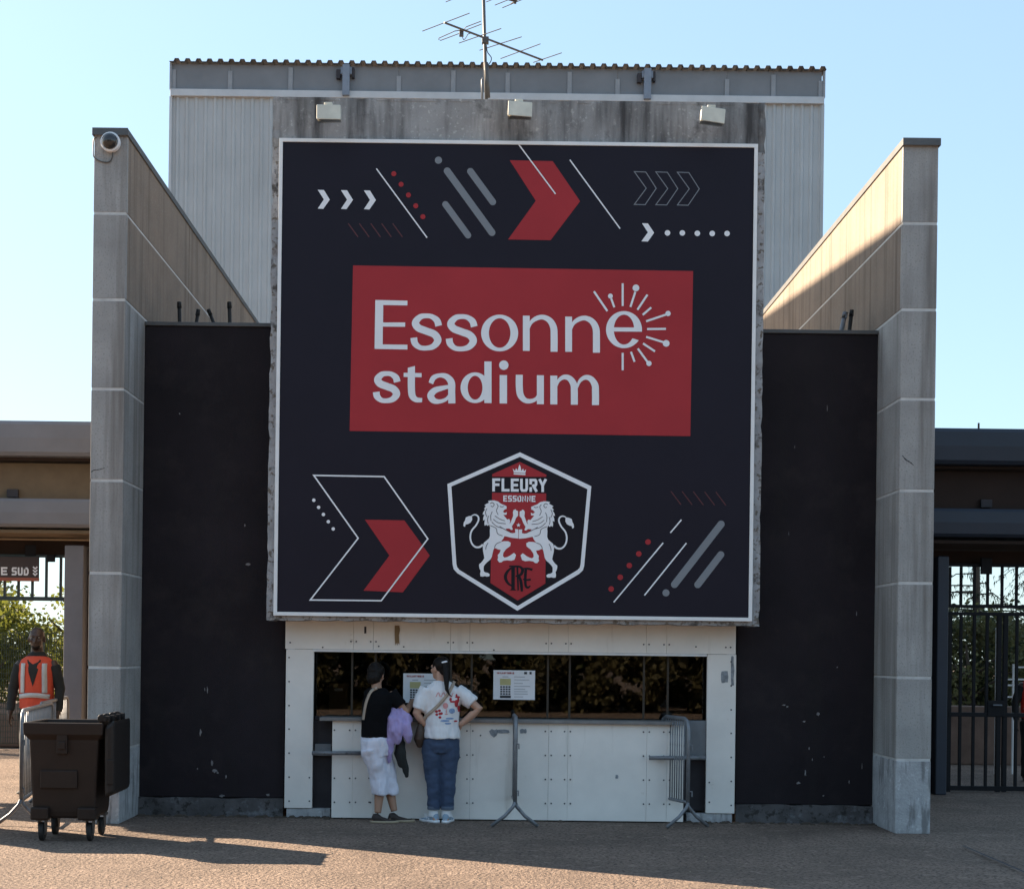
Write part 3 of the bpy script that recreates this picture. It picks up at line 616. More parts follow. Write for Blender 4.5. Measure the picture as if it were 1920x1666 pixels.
prect('recess_box', 590, 1394, 621, 1416, YK + .04, YK + .099, M['recess'], bt)
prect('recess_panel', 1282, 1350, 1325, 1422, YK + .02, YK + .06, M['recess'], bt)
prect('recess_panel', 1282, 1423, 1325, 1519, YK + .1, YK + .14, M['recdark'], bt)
for (x0, x1, y) in ((585, 690, 1411), (1217, 1323, 1420)):
    q0, q1 = P(x0, y, YC - .08), P(x1, y, YC - .08)
    obj('queue_rail', MB().tube([q0, q1], .021, 12), M['galv'], bt, smooth=True)
    obj('rail_bracket', MB().box(q0.x + .1, q0.x + .13, q0.y + .018, YC - .002, q0.z - .012, q0.z + .012).box(q1.x - .13, q1.x - .1, q1.y + .018, YC + .1, q1.z - .012, q1.z + .012), M['galv'], bt)
sc_ = MB()
def screws(pts, d):
    for (x, y) in pts:
        c = P(x, y, d); sc_.disc(c, .0085, 8, 'y', .012)
for x in cs[1:9]:
    for yy in (1370, 1415, 1460, 1505):
        screws([(x - 5.5, yy + (x - 960) * .006), (x + 5.5, yy + (x - 960) * .006)], YC - .007)
screws([(627, y) for y in (1368, 1458, 1503)] + [(692, y) for y in (1458, 1503)] + [(901, 1378), (862, 1419), (854, 1448)], YC - .007)
for y in (1232, 1277, 1322, 1366, 1411, 1456, 1501): screws([(542, y), (1371, y + 8)], YK - .007)
screws([(580, 1457), (580, 1501), (1330, 1466), (1330, 1503)], YK - .007)
for x in seams[1:9]: screws([(x - 5, 1205 + (x - 960) * .01), (x + 5, 1205 + (x - 960) * .01)], YK - .01)
screws([(544, 1204), (605, 1213), (710, 1211), (757, 1212), (926, 1218), (1305, 1212), (1361, 1213), (1370, 1213)], YK - .01)
obj('screw', sc_, M['boltm'], bt, kind='stuff')
mk = MB()
def mark(x0, y0, x1, y1, d, jag=3):
    ring = []
    for k in range(14):
        t = 2 * math.pi * k / 14; ex = max(-1, min(1, 1.35 * math.cos(t))); ez = max(-1, min(1, 1.35 * math.sin(t)))
        ring.append(P((x0 + x1) / 2 + ex * (x1 - x0) / 2 + random.uniform(-1, 1) * jag * .3, (y0 + y1) / 2 + ez * (y1 - y0) / 2 + random.uniform(-1, 1) * jag * .3, d))
    mk.poly(ring)
mark(1352, 1258, 1365, 1279, YK - .006); mark(1371, 1230, 1376, 1284, YK - .006); mark(932, 1367, 955, 1374, YC - .006, 2); mark(975, 1366, 987, 1374, YC - .006, 2)
mk.poly([P(x, y, YC - .006) for x, y in [(917, 1370), (922, 1366), (927, 1368), (932, 1366), (934, 1372), (931, 1378), (926, 1382), (920, 1377)]])
mark(1154, 1452, 1159, 1459, YC - .006, 2)
obj('scuff', mk, M['graff'], bt, kind='stuff')
obj('slot', MB().box(P(683, 1180, YK).x, P(687, 1180, YK).x, YK - .008, YK, P(685, 1187, YK).z, P(685, 1174, YK).z), M['recdark'], bt)
pk = MB()
pk.poly([P(x, y, YK - .008) for x, y in [(740, 1172), (749, 1172), (750, 1180), (748, 1190), (749, 1208), (746, 1204), (745, 1210), (743, 1204), (741, 1210), (740, 1190)]])
obj('bare_patch', pk, M['card'], bt)

# notices taped on the glass
def notice(x0, y0, x1, y1, lab):
    d = YG - .006
    t = empty('notice', P((x0 + x1) / 2, y1, d), lab, 'notice', 'notices on the booth glass')
    W = x1 - x0; H = y1 - y0
    o = prect('sheet', x0, y0, x1, y1, d, d + .003, M['paper'], t, 0)
    def q(p): v = P(x0 + p[0] * W, y0 + p[1] * H + p[0] * W * .0125, d); v.y = d - .0025; return v
    k = d / F
    def r(m, a_, b2, c, e): return MB().poly([q((a_, b2)), q((c, b2)), q((c, e)), q((a_, e))])
    obj('heading', word(q, lambda s_: s_ * W * k, 'BILLETTERIE', .1, .06, .5, .115, .012, .4, 0), M['inkred'], t)
    e = r(0, .08, .06, .085, .11); e.poly([q((.74, .04)), q((.81, .04)), q((.81, .12)), q((.74, .12))]); e.poly([q((.87, .04)), q((.92, .04)), q((.92, .12)), q((.87, .12))])
    obj('emblem', e, M['ink'], t)
    obj('picture', r(0, .16, .28, .42, .5), M['inkyel'], t)
    tb = r(0, .16, .85, .42, .94)
    for a_ in range(4):
        for b2 in range(4): tb.poly([q((.165 + .065 * a_, .53 + .08 * b2)), q((.215 + .065 * a_, .53 + .08 * b2)), q((.215 + .065 * a_, .585 + .08 * b2)), q((.165 + .065 * a_, .585 + .08 * b2))])
    obj('price_table', tb, M['ink'], t)
    tx = MB()
    for b2 in (.2, .3, .42, .52, .62, .7, .78, .88):
        e_ = .5 + random.uniform(.2, .4); tx.poly([q((.5, b2)), q((e_, b2)), q((e_, b2 + .025)), q((.5, b2 + .025))])
    tx.poly([q((.22, .2)), q((.36, .2)), q((.36, .23)), q((.22, .23))])
    obj('text_line', tx, M['inkgrey'], t)
notice(925, 1256, 1003, 1311, 'white printed notice on the glass right of the ponytailed woman')
notice(756, 1262, 834, 1317, 'white printed notice on the glass half hidden by the ponytailed woman')
cb_ = P(634, 1348, YG + .3)
tb = empty('cardboard_box', cb_, 'plain brown cardboard box standing inside the booth window', 'box')
obj('carton', MB().box(cb_.x - .1, cb_.x + .1, cb_.y, cb_.y + .15, cb_.z, cb_.z + .38), M['card'], tb, bevel=.004)
obj('tape_label', MB().box(cb_.x - .045, cb_.x + .045, cb_.y - .002, cb_.y - .0005, cb_.z + .3, cb_.z + .33), M['paper'], tb)
obj('box_support', MB().box(cb_.x - .14, cb_.x + .14, cb_.y - .02, cb_.y + .2, cb_.z - .05, cb_.z - .002), M['ledge'], bt)

# ------------------------------------------------------------------ stand behind
st = empty('grandstand', (-.5, YS, 0), 'tall grey corrugated stand building rising behind the sign', 'stand building')
L0, L1 = P(320, 250, YS).x, P(1543, 250, YS).x
zT, zB1, zB0 = P(930, 128, YS).z, P(930, 177, YS).z, P(930, 190, YS).z
def corr(x0, x1, z0, z1, y, pitch, dep, rib):
    prof = []; x = x0
    while x < x1 - .01:
        for a_, b2 in ((0, 0), (pitch - rib - .05, 0), (pitch - rib - .02, -dep), (pitch - .03, -dep)):
            if x + a_ < x1: prof.append((x + a_, y + b2))
        x += pitch
    prof.append((x1, y)); m = MB()
    for (px, py) in prof: m.v += [Vector((px, py, z0)), Vector((px, py, z1))]
    for i in range(len(prof) - 1): m.f.append((2 * i, 2 * i + 2, 2 * i + 3, 2 * i + 1))
    return m
nsh = 10
for i in range(nsh):
    x0 = L0 + (L1 - L0) * i / nsh; x1 = L0 + (L1 - L0) * (i + 1) / nsh
    n_ = 7; obj('cladding_sheet', corr(x0, x1, 0, zB0 - .002, YS + (.004 if i % 2 else 0), (x1 - x0) / n_, .035, .045), M['clad'], st)
obj('side_wall', MB().box(L0 + .01, L0 + .05, YS + .01, YS + 10, 0, zB0).box(L1 - .05, L1 - .01, YS + .01, YS + 10, 0, zB0), M['clad'], st)
obj('flashing', MB().box(L0, L1, YS - .09, YS + .05, zB0, zB1), M['cladtrim'], st, bevel=.006)
obj('corner_trim', MB().box(L0 - .02, L0 + .03, YS - .06, YS + .02, 0, zB0 - .003), M['cladtrim'], st); obj('corner_trim', MB().box(L1 - .05, L1 + .01, YS - .06, YS + .02, 0, zB0 - .003), M['clad'], st)
px_ = [322, 432, 545, 650, 748, 850, 952, 1068, 1158, 1213, 1363, 1450, 1541]
for i in range(len(px_) - 1):
    obj('clerestory_pane', MB().box(P(px_[i], 150, YS).x + .003, P(px_[i + 1], 150, YS).x - .003, YS, YS + .02, zB1 + .002, zT), M['glaze'], st)
for i, x in enumerate(px_):
    if x in (650, 1213): continue
    c = P(x, 150, YS).x; c = max(L0 + .05, min(L1 - .06, c))
    obj('clerestory_post', MB().box(c - .045, c + .045, YS - .025, YS - .002, zB1 + .002, zT - random.uniform(.04, .2)), M['glazepost'], st, bevel=.004)
for x in (650, 1213):
    c = P(x, 150, YS).x
    obj('bracket', MB().box(c - .07, c + .07, YS - .16, YS - .005, zB0 + .03, zT - .02).box(c - .11, c + .11, YS - .12, YS - .01, zT - .2, zT - .06), M['bracket'], st, bevel=.006)
    obj('bracket_box', MB().box(c - .2, c - .115, YS - .1, YS - .01, zT - .28, zT - .1).box(c + .115, c + .16, YS - .1, YS - .01, zT - .26, zT - .06), M['recdark'], st, bevel=.006)
def roofsheet(x0, x1):
    pitch = .207; m = MB(); prof = []; n_ = round((x1 - x0) / pitch); p = (x1 - x0) / n_
    for i in range(n_):
        for a_, h in ((0, 0), (.38, 0), (.5, .058), (.85, .058), (.97, 0)): prof.append((x0 + p * (i + a_), h))
    prof.append((x1, 0)); ya, yb, sl_ = YS - .12, YS + 11, .055
    for th in (.012, 0):
        for y in (ya, yb):
            for (x, h) in prof: m.v.append(Vector((x, y, zT + .004 + h + th + (y - ya) * sl_)))
    n = len(prof)
    for i in range(n - 1):
        m.f.append((i, i + 1, n + i + 1, n + i)); m.f.append((2 * n + i, 3 * n + i, 3 * n + i + 1, 2 * n + i + 1)); m.f.append((i, 2 * n + i, 2 * n + i + 1, i + 1))
    return m
for i in range(nsh): obj('roof_sheet', roofsheet(L0 - .02 + (L1 - L0 + .05) * i / nsh, L0 - .02 + (L1 - L0 + .05) * (i + 1) / nsh), M['roof'], st)
obj('verge_trim', MB().box(L0 - .025, L0 + .015, YS - .05, YS + .03, zB1, zT), M['glazepost'], st)
obj('verge_trim', MB().box(L1 - .015, L1 + .025, YS - .05, YS + .03, zB1, zT), M['glazepost'], st)

# unseen beam added left of the picture to throw the straight shade on the right pylon
def sunback(p, X): 
    t = (p.x - X) / math.cos(RAD(SUN_AZ)); return Vector((X, p.y + t * math.sin(RAD(SUN_AZ)), p.z + t * math.tan(RAD(SUN_EL))))
wa = P(1688, 410, YT); wa.x = XRI; dB = XRI * F / (P(1434, 592, 1).x * F); wb_ = P(1434, 592, dB)
ea, eb = sunback(wa, -14), sunback(wb_, -14); de = (eb - ea) / (eb.y - ea.y)
e0, e1 = ea - de * .9, ea + de * 12
ns = empty('shade_blocker', (-14.4, ea.y, 0), 'unseen beam on masts added at the left to shade the right pylon', 'blocker')
obj('blocker_beam', MB().hexa([(-14.8, e0.y, e0.z - 2.2), (-14, e0.y, e0.z - 2.2), (-14, e1.y, e1.z - 1.1), (-14.8, e1.y, e1.z - 1.1)], [(-14.8, e0.y, e0.z), (-14, e0.y, e0.z), (-14, e1.y, e1.z), (-14.8, e1.y, e1.z)]), M['clad'], ns)  # added only as a shade caster, shaped to the shadow line on the wall
for y in (e0.y + 3.5, e1.y - 1): obj('mast', MB().tube([(-14.4, y, 0), (-14.4, y, e0.z - 1)], .16, 10), M['galvdark'], ns)

# ------------------------------------------------------------------ aerial on the slab
an = empty('aerial', P(914, 180, YB + .4), 'rooftop television aerial on a mast above the sign slab', 'antenna')
YM = YB + .4
mt, mb0 = P(905, -70, YM), P(915, 186, YM); mb0.z = SZ1 - .3
obj('mast', MB().tube([mb0, mt], .017, 10), M['galvdark'], an, smooth=True)
obj('mast_sleeve', MB().tube([(P(915, 183, YM)), P(911, 118, YM)], .024, 10), M['galvdark'], an, smooth=True)
obj('stub_pipe', MB().tube([P(904, 186, YM - .05), P(904, 150, YM - .05), P(906, 147, YM - .05)], .011, 8), M['galv'], an, smooth=True)
zA = P(909, 72, YM).z; k_ = .2396
def aq(p, z=zA): return PH(680 + p[0] * k_, p[1] * k_, z)
obj('boom', MB().tube([aq((638, 178)), aq((1408, 472))], .0105, 8), M['galvdark'], an)
for e_ in (((468, 245), (835, 105)), ((755, 338), (1083, 225)), ((915, 395), (1243, 290)), ((1080, 460), (1390, 345)), ((1335, 490), (1557, 415))):
    obj('element', MB().tube([aq(e_[0]), aq(e_[1])], .0045, 6), M['galvdark'], an)
obj('folded_dipole', MB().tube([aq(p) for p in [(770, 258), (610, 318), (595, 312), (597, 300), (720, 245), (790, 235), (810, 212), (925, 168)]] , .0045, 6).tube([aq((800, 240)), aq((930, 190))], .0045, 6), M['galvdark'], an)
bx = aq((773, 248)); obj('terminal_box', MB().box(bx.x - .022, bx.x + .022, bx.y - .02, bx.y + .02, bx.z - .05, bx.z + .02), M['coping'], an, bevel=.004)
cl = P(910, 76, YM); obj('clamp', MB().box(cl.x - .035, cl.x + .035, cl.y - .03, cl.y + .03, cl.z - .035, cl.z + .03), M['galvdark'], an, bevel=.004)
obj('cable', MB().tube(spline([tuple(P(x, y, YM - .03)) for x, y in ((912, 85), (914, 98), (921, 108), (920, 116), (915, 122))], 5), .005, 6), M['rubber'], an)
obj('cable', MB().tube(spline([tuple(aq(p)) for p in ((775, 268), (790, 312), (812, 290), (825, 268), (850, 262))], 5), .004, 6), M['rubber'], an)
zU = P(905, -40, YM).z
def uq(x, y): return PH(x, y, zU)
obj('boom', MB().tube([uq(838, -66), uq(968, 0)], .0105, 8), M['galvdark'], an)
for (x0, y0, x1, y1) in ((836, 4, 880, -14), (912, 4, 950, -12), (928, 10, 968, -6), (942, 15, 985, -3), (800, -30, 870, -62)):
    obj('element', MB().tube([uq(x0, y0), uq(x1, y1)], .0045, 6), M['galvdark'], an)
bx = uq(966, 2); obj('end_reflector', MB().box(bx.x - .012, bx.x + .012, bx.y - .01, bx.y + .01, bx.z - .03, bx.z + .02).tube([uq(950, -2), uq(968, 3)], .012, 6).tube([uq(958, 8), uq(970, 0)], .008, 6), M['galvdark'], an)

# dome camera on the left pylon
c = P(209, 269, YT)
dc = empty('dome_camera', c, 'round dark dome camera with white ring on left pylon', 'security camera')
obj('mounting_ring', MB().disc((c.x, YT - .06, c.z), .095, 28, 'y', .058), M['white'], dc, bevel=.008)
dm = MB(); rs = []
for k in range(8):
    t = math.pi / 2 * k / 7.3; rs.append([(c.x + .078 * math.cos(t) * math.cos(a_), YT - .06 - .075 * math.sin(t), c.z + .078 * math.cos(t) * math.sin(a_)) for a_ in [2 * math.pi * i / 28 for i in range(28)]])
dm.rings(rs); obj('dome', dm, M['domeglass'], dc, smooth=True)
obj('cable', MB().tube(spline([tuple(P(x, y, YT - .012)) for x, y in ((181, 258), (176, 262), (175, 290), (180, 298), (190, 303), (204, 304), (210, 296), (211, 285))], 5), .006, 6), M['galvdark'], dc, smooth=True)
obj('lightning_spike', MB().tube([P(289, 300, 17.2), P(289, 279, 17.2)], .006, 6), M['galvdark'], dc) if False else None

# posts poking above the dark walls
def post(x0, y0, x1, y1, d, r, lab, m=M['rubber'], grp='black posts behind the dark left wall'):
    a_, b2 = P(x0, y0, d), P(x1, y1, d); dn = (a_ - b2).normalized()
    t = empty('black_post', a_ + dn * .8, lab, 'post', grp)
    obj('shaft', MB().tube([a_ + dn * .8, b2], r, 10), m, t, smooth=True)
    obj('cap', MB().tube([b2 - dn * .0, b2 + (b2 - a_).normalized() * -.06, b2 + (b2 - a_).normalized() * .005], r * 1.25, 10, rad=[r * 1.25, r * 1.28, r * 1.1]), m, t, smooth=True)
post(337, 612, 336, 567, YW + .5, .02, 'leftmost upright black post showing above the left dark wall')
post(367, 614, 372, 581, YW + .5, .018, 'black post leaning right behind the left dark wall')
post(404, 614, 391, 581, YW + .5, .018, 'black post leaning left behind the left dark wall')
post(431, 612, 430, 567, YW + .5, .02, 'upright black post nearest the sign above the left dark wall')
post(1592, 626, 1597, 582, YW + .4, .02, 'thick black post above the right dark wall', grp='posts behind the dark right wall')
post(1576, 626, 1585, 586, YW + .4, .024, 'grey leaning post above the right dark wall', M['galv'], 'posts behind the dark right wall')

# ------------------------------------------------------------------ entrance canopies and gates
YE = 18.6
def canopy(left):
    s = -1 if left else 1
    xi = (XLO if left else XRO); xo = xi + s * 7.0; lo, hi = min(xi, xo) , max(xi, xo)
    xr = 80 if left else 1840
    zz = lambda yl, yr: P(xr, yl if left else yr, YE).z
    m1 = M['canopy'] if left else M['canopy_shaded']; m2 = M['brown_lit'] if left else M['brown']  # lit copies on the left, shaded copies on the right
    t = empty('entrance_canopy', ((lo + hi) / 2, YE, 0), 'entrance canopy beside the left pylon, grey lightened for haze' if left else 'entrance canopy beside the right pylon, grey darkened for shade', 'canopy', 'canopies over the side entrances')
    def curved(za, zb, y, m, name):     # rounded fascia
        mb = MB(); H = za - zb; pr = [(0.12, 0), (.03, .02), (0, .12), (-.01, .5), (0, .88), (.03, .98), (.12, 1)]
        rs = [[(X, y + a_, zb + H * b2) for a_, b2 in pr] + [(X, y + .6, za - .0), (X, y + .6, zb)] for X in (lo, hi)]
        mb.rings(rs); obj(name, mb, m, t)
    curved(zz(787, 801), zz(855, 871), YE, m1, 'fascia')
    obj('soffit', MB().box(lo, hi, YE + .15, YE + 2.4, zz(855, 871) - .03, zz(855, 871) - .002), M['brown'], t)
    obj('wall_band', MB().box(lo, hi, YE + .32, YE + .5, zz(934, 952) + .001, zz(858, 874) - .03), m2, t)
    curved(zz(933, 952), zz(988, 1007), YE, m1, 'beam')
    obj('beam_soffit', MB().box(lo, hi, YE + .1, YE + 1.6, zz(990, 1010) - .05, zz(990, 1010) - .012), m2, t)
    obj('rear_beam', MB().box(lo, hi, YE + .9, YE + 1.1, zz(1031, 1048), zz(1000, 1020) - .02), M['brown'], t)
    c = P(25, 925, YE + .3) if left else P(1848, 944, YE + .3)
    obj('lamp_box', MB().box(c.x - .07, c.x + .07, YE + .26, YE + .318, c.z - .05, c.z + .05), M['recdark'], t, bevel=.004)
    if left: p0, p1 = P(119, 1200, YE + .3).x, P(155, 1200, YE + .3).x
    else: p0, p1 = P(1757, 1200, YE + .3).x, P(1778, 1200, YE + .3).x
    ztop = zz(1018, 1040)
    obj('pillar', MB().box(p0, p1, YE + .3, YE + .62, 0, ztop), M['pillar'] if left else M['canopy_shaded'], t, bevel=.012)
    q0, q1 = (p1 + .002, p1 + .16) if left else (p0 - .16, p0 - .002)
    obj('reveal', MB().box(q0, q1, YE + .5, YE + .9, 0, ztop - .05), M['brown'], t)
    for x in ((45, 62) if left else (1850, )):
        pass
    return t
canopy(True); canopy(False)
YGt = YE + .75
# left transom grille
lg = empty('transom_grille', P(60, 1120, YGt), 'dark barred grille across the top of the left entrance', 'grille')
def vbar(x, y0, y1, par, m, hw=.016, d=YGt):
    a_, b2 = P(x, y0, d), P(x, y1, d); X = a_.x
    obj('bar', MB().box(X - hw, X + hw, d, d + 2 * hw, b2.z, a_.z), m, par, bevel=.003)
def hrail(x0, x1, y, par, m, hh=.025, d=YGt, name='rail'):
    a_, b2 = P(x0, y, d), P(x1, y, d); z = P((x0 + x1) / 2, y, d).z
    obj(name, MB().box(a_.x, b2.x, d - .004, d + .045, z - hh, z + hh), m, par, bevel=.004)
hrail(-120, 120, 1041, lg, M['gategreen'], .018); hrail(-120, 120, 1121, lg, M['gategreen'], .026)
for x in (-98, -72, -45, -18, 9, 35, 61, 87, 114): vbar(x, 1043, 1119, lg, M['gategreen'])
c = P(97, 1046, YGt); obj('closer_box', MB().box(c.x - .05, c.x + .05, YGt - .05, YGt - .006, c.z - .05, c.z + .04), M['gate'], lg, bevel=.004)
c = P(58, 1033, YGt); obj('hanger', MB().box(c.x - .07, c.x + .07, YGt - .02, YGt - .006, c.z - .06, c.z + .08), M['gate'], lg, bevel=.004)
ps = empty('gate_sign', P(10, 1088, YGt - .06), 'dark direction sign with pale capitals hung on the left grille', 'sign')
d = YGt - .07
prect('board', -72, 1043, 73, 1086, d, d + .02, M['signbrown'], ps, .002)
prect('colour_strip', -72, 1082, 73, 1088.5, d - .004, d + .018, M['orange'], ps, 0)
fn = lambda p: P(p[0], p[1], d - .003)
obj('lettering', word(fn, lambda s_: s_ * d / F, 'PORTE', -55, 1062, 14, 1077, 3.2, .35), M['paper'], ps)
obj('lettering', word(fn, lambda s_: s_ * d / F, 'SUD', 22, 1063, 54, 1078, 3.2, .35), M['paper'], ps)
ar = MB()
for y in (1062, 1068, 1074): ar.ribbon([fn((62, y)), fn((66, y + 4)), fn((70, y))], 2.6 * d / F)
obj('arrow', ar, M['paper'], ps)
# right gate: transom and closed leaf
rg = empty('entrance_gate', P(1850, 1485, YGt), 'closed black barred gate under the right canopy', 'gate')
rx = [1782, 1803, 1828, 1853, 1880, 1907, 1933, 1959, 1985, 2011]
hrail(1778, 2030, 1060, rg, M['gate'], .02); hrail(1778, 2030, 1137, rg, M['gate'], .02); hrail(1778, 2030, 1151, rg, M['gate'], .022)
for x in rx: vbar(x, 1062, 1135, rg, M['gate'], .017)
hrail(1778, 2030, 1340, rg, M['gate'], .028); hrail(1778, 2030, 1478, rg, M['gate'], .03)
for x in (1803, 1828, 1852, 1908, 1933, 1959, 1985): vbar(x, 1153, 1476, rg, M['gate'], .018)
for x in (1782, 1875, 1887, 2012): vbar(x, 1153, 1484, rg, M['gate'], .028)
c = P(1866, 1327, YGt); obj('lock_plate', MB().box(c.x - .1, c.x + .12, YGt - .012, YGt - .005, c.z - .1, c.z + .1), M['gate'], rg, bevel=.003)
c = P(1868, 1321, YGt); obj('handle', MB().tube([(c.x - .06, YGt - .06, c.z), (c.x + .05, YGt - .06, c.z), (c.x + .05, YGt - .012, c.z)], .01, 8), M['galv'], rg)
c = P(1848, 1053, YGt); obj('closer_box', MB().box(c.x - .07, c.x + .07, YGt - .05, YGt - .006, c.z - .16, c.z + .05), M['gate'], rg, bevel=.004)

# ------------------------------------------------------------------ crowd barriers
def make_barrier(L, lab, H=1.08):
    t = empty('crowd_barrier', (0, 0, 0), lab, 'barrier', 'metal crowd barriers')
    r = .02; y0, y1, zb_ = 0, L, .2
    cpts = [(0, y0, zb_ + .03), (0, y0, H - .1), (0, y0 + .03, H - .03), (0, y0 + .1, H), (0, y1 - .1, H), (0, y1 - .03, H - .03), (0, y1, H - .1), (0, y1, zb_ + .03)]
    obj('frame', MB().tube(cpts, r, 10), M['galv'], t, smooth=True)
    obj('lower_rail', MB().tube([(0, y0, zb_ + .05), (0, y1, zb_ + .05)], .016, 8), M['galv'], t, smooth=True)
    n = max(9, int(L / .11))
    bars = MB().tube([(0, y0 + .1, zb_ + .05), (0, y0 + .1, H - .005)], .0075, 6)
    first = None
    for k in range(n):
        y = y0 + .1 + (L - .2) * k / (n - 1)
        if first is None: first = obj('upright', bars, M['galv'], t, smooth=True)
        else: c_ = first.copy(); C.objects.link(c_); c_.parent = t; c_.location = (0, y - y0 - .1, 0)
    for y in (y0, y1):
        for s in (-1, 1):
            obj('foot', MB().tube([(0, y + .012 * s, zb_ + .05), (.02 * s, y + .012 * s, zb_ + .0), (.1 * s, y + .012 * s, .11), (.23 * s, y + .012 * s, .012)], .018, 8), M['galv'], t, smooth=True)
    for z in (.36, .82):
        obj('hook', MB().tube([(.0, -.0, z), (.03, -.03, z), (.03, -.03, z - .05)], .008, 6), M['galv'], t)
    return t
def place(t, a_, b2):
    t.location = (a_[0], a_[1], 0); t.rotation_euler = (0, 0, math.atan2(-(b2[0] - a_[0]), b2[1] - a_[1]))
b1 = make_barrier(.62, 'crowd barrier seen end on just right of the heart mark on the counter')
q = PH(965, 1550, 0); place(b1, (q.x, q.y), (q.x - .02, q.y + 1))
b2 = make_barrier(.62, 'crowd barrier seen at an angle near the right booth post')
q = PH(1289, 1551, 0); place(b2, (q.x, q.y), (q.x - .33, q.y + 1))
b3 = make_barrier(2.2, 'crowd barrier behind the wheeled bin with its front foot showing', 1.1); place(b3, (-4.4, 14.4), (-4.74, 16.6))
b4 = copy_tree(b3); b4['label'] = 'farther crowd barrier between the bin and the grey pillar'; place(b4, (-4.8, 16.35), (-5.1, 18.5))

# ------------------------------------------------------------------ wheeled bin
def make_bin(lab):
    t = empty('wheeled_bin', (0, 0, 0), lab, 'bin')
    def sec(hx, y0, y1, z): return [(-hx, y0, z), (hx, y0, z), (hx, y1, z), (-hx, y1, z)]
    H = 1.03; W = .325; D_ = .66
    m = MB(); m.rings([sec(W - .04, .05, D_ - .05, .2), sec(W - .03, .04, D_ - .04, .26), sec(W, 0, D_, .86), sec(W, 0, D_, .88)], caps=False)
    m.f.append((3, 2, 1, 0)); obj('body', m, M['bin'], t, bevel=.02)
    inn = MB(); inn.rings([sec(W - .01, .02, D_ - .02, .9), sec(W - .06, .07, D_ - .07, .25)], caps=False); inn.f = [f[::-1] for f in inn.f]; inn.f.append((4, 5, 6, 7)); obj('liner', inn, M['rubber'], t)
    r = MB(); r.rings([sec(W, 0, D_, .88), sec(W + .045, -.04, D_ + .04, .93), sec(W + .05, -.045, D_ + .045, H), sec(W + .01, -.005, D_ + .005, H), sec(W - .01, .02, D_ - .02, .9)], caps=False); obj('rim', r, M['bin'], t, bevel=.012)
    obj('lift_pocket', MB().box(-.06, .04, -.035, .01, .76, .93).box(-.045, .025, -.05, -.034, .8, .87), M['bin'], t, bevel=.012)
    obj('raised_panel', MB().box(-.22, .13, -.001, .03, .46, .62), M['bin'], t, bevel=.01)
    for sx in (-1, 1): obj('corner_foot', MB().box(sx * .22 - .085, sx * .22 + .085, -.012, .14, .19, .3), M['bin'], t, bevel=.015)
    l = MB(); x0 = W + .055
    l.hexa([(x0 + .01, -.03, .38), (x0 + .105, -.03, .42), (x0 + .105, D_ + .03, .42), (x0 + .01, D_ + .03, .38)], [(x0, -.03, 1.0), (x0 + .1, -.03, 1.06), (x0 + .1, D_ + .03, 1.06), (x0, D_ + .03, 1.0)])
    obj('lid', l, M['binlid'], t, bevel=.035)
    obj('lid_rib', MB().box(x0 + .03, x0 + .1, -.042, -.025, .5, .72), M['binlid'], t, bevel=.012)
    for y in (.0, .2, .45, .64):
        obj('hinge', MB().disc((W + .02, y, 1.07), .035, 12, 'y', .07).box(W + .0, W + .1, y + .01, y + .05, 1.03, 1.09), M['binlid'], t, bevel=.008)
    obj('hinge_bar', MB().tube([(W + .06, -.02, 1.06), (W + .06, D_ + .02, 1.06)], .018, 8), M['binlid'], t)
    for sx in (-1, 1):
        for y in (.1, D_ - .1):
            w_ = obj('wheel', MB().disc((sx * .225 + .01 - .022, y, .082), .08, 20, 'x', .044), M['rubber'], t, bevel=.01)
            obj('hub', MB().disc((sx * .225 + .01 - .026, y, .082), .032, 12, 'x', .052), M['galvdark'], w_)
            f_ = MB(); X = sx * .225 + .01
            f_.hexa([(X - .035, y - .03, .07), (X - .027, y - .03, .07), (X - .027, y + .03, .07), (X - .035, y + .03, .07)], [(X - .035, y - .05, .195), (X - .027, y - .05, .195), (X - .027, y + .05, .195), (X - .035, y + .05, .195)])
            f_.hexa([(X + .027, y - .03, .07), (X + .035, y - .03, .07), (X + .035, y + .03, .07), (X + .027, y + .03, .07)], [(X + .027, y - .05, .195), (X + .035, y - .05, .195), (X + .035, y + .05, .195), (X + .027, y + .05, .195)])
            f_.box(X - .05, X + .05, y - .06, y + .06, .18, .2); obj('castor_fork', f_, M['galvdark'], t)
    return t
bn = make_bin('dark brown four wheeled bin with its lid hanging open')
q = PH(122, 1576, 0); bn.location = (q.x, q.y - .08, 0); bn.rotation_euler = (0, 0, RAD(2)); bn.scale = (.93, 1, 1.02)
bn2 = copy_tree(bn); bn2['label'] = 'second dark bin added outside the left frame edge for its shadow'; bn2.location = (q.x - 1.42, q.y + .42, 0); bn['group'] = bn2['group'] = 'wheeled bins'  # unseen bin added to cast the shadow band at the left

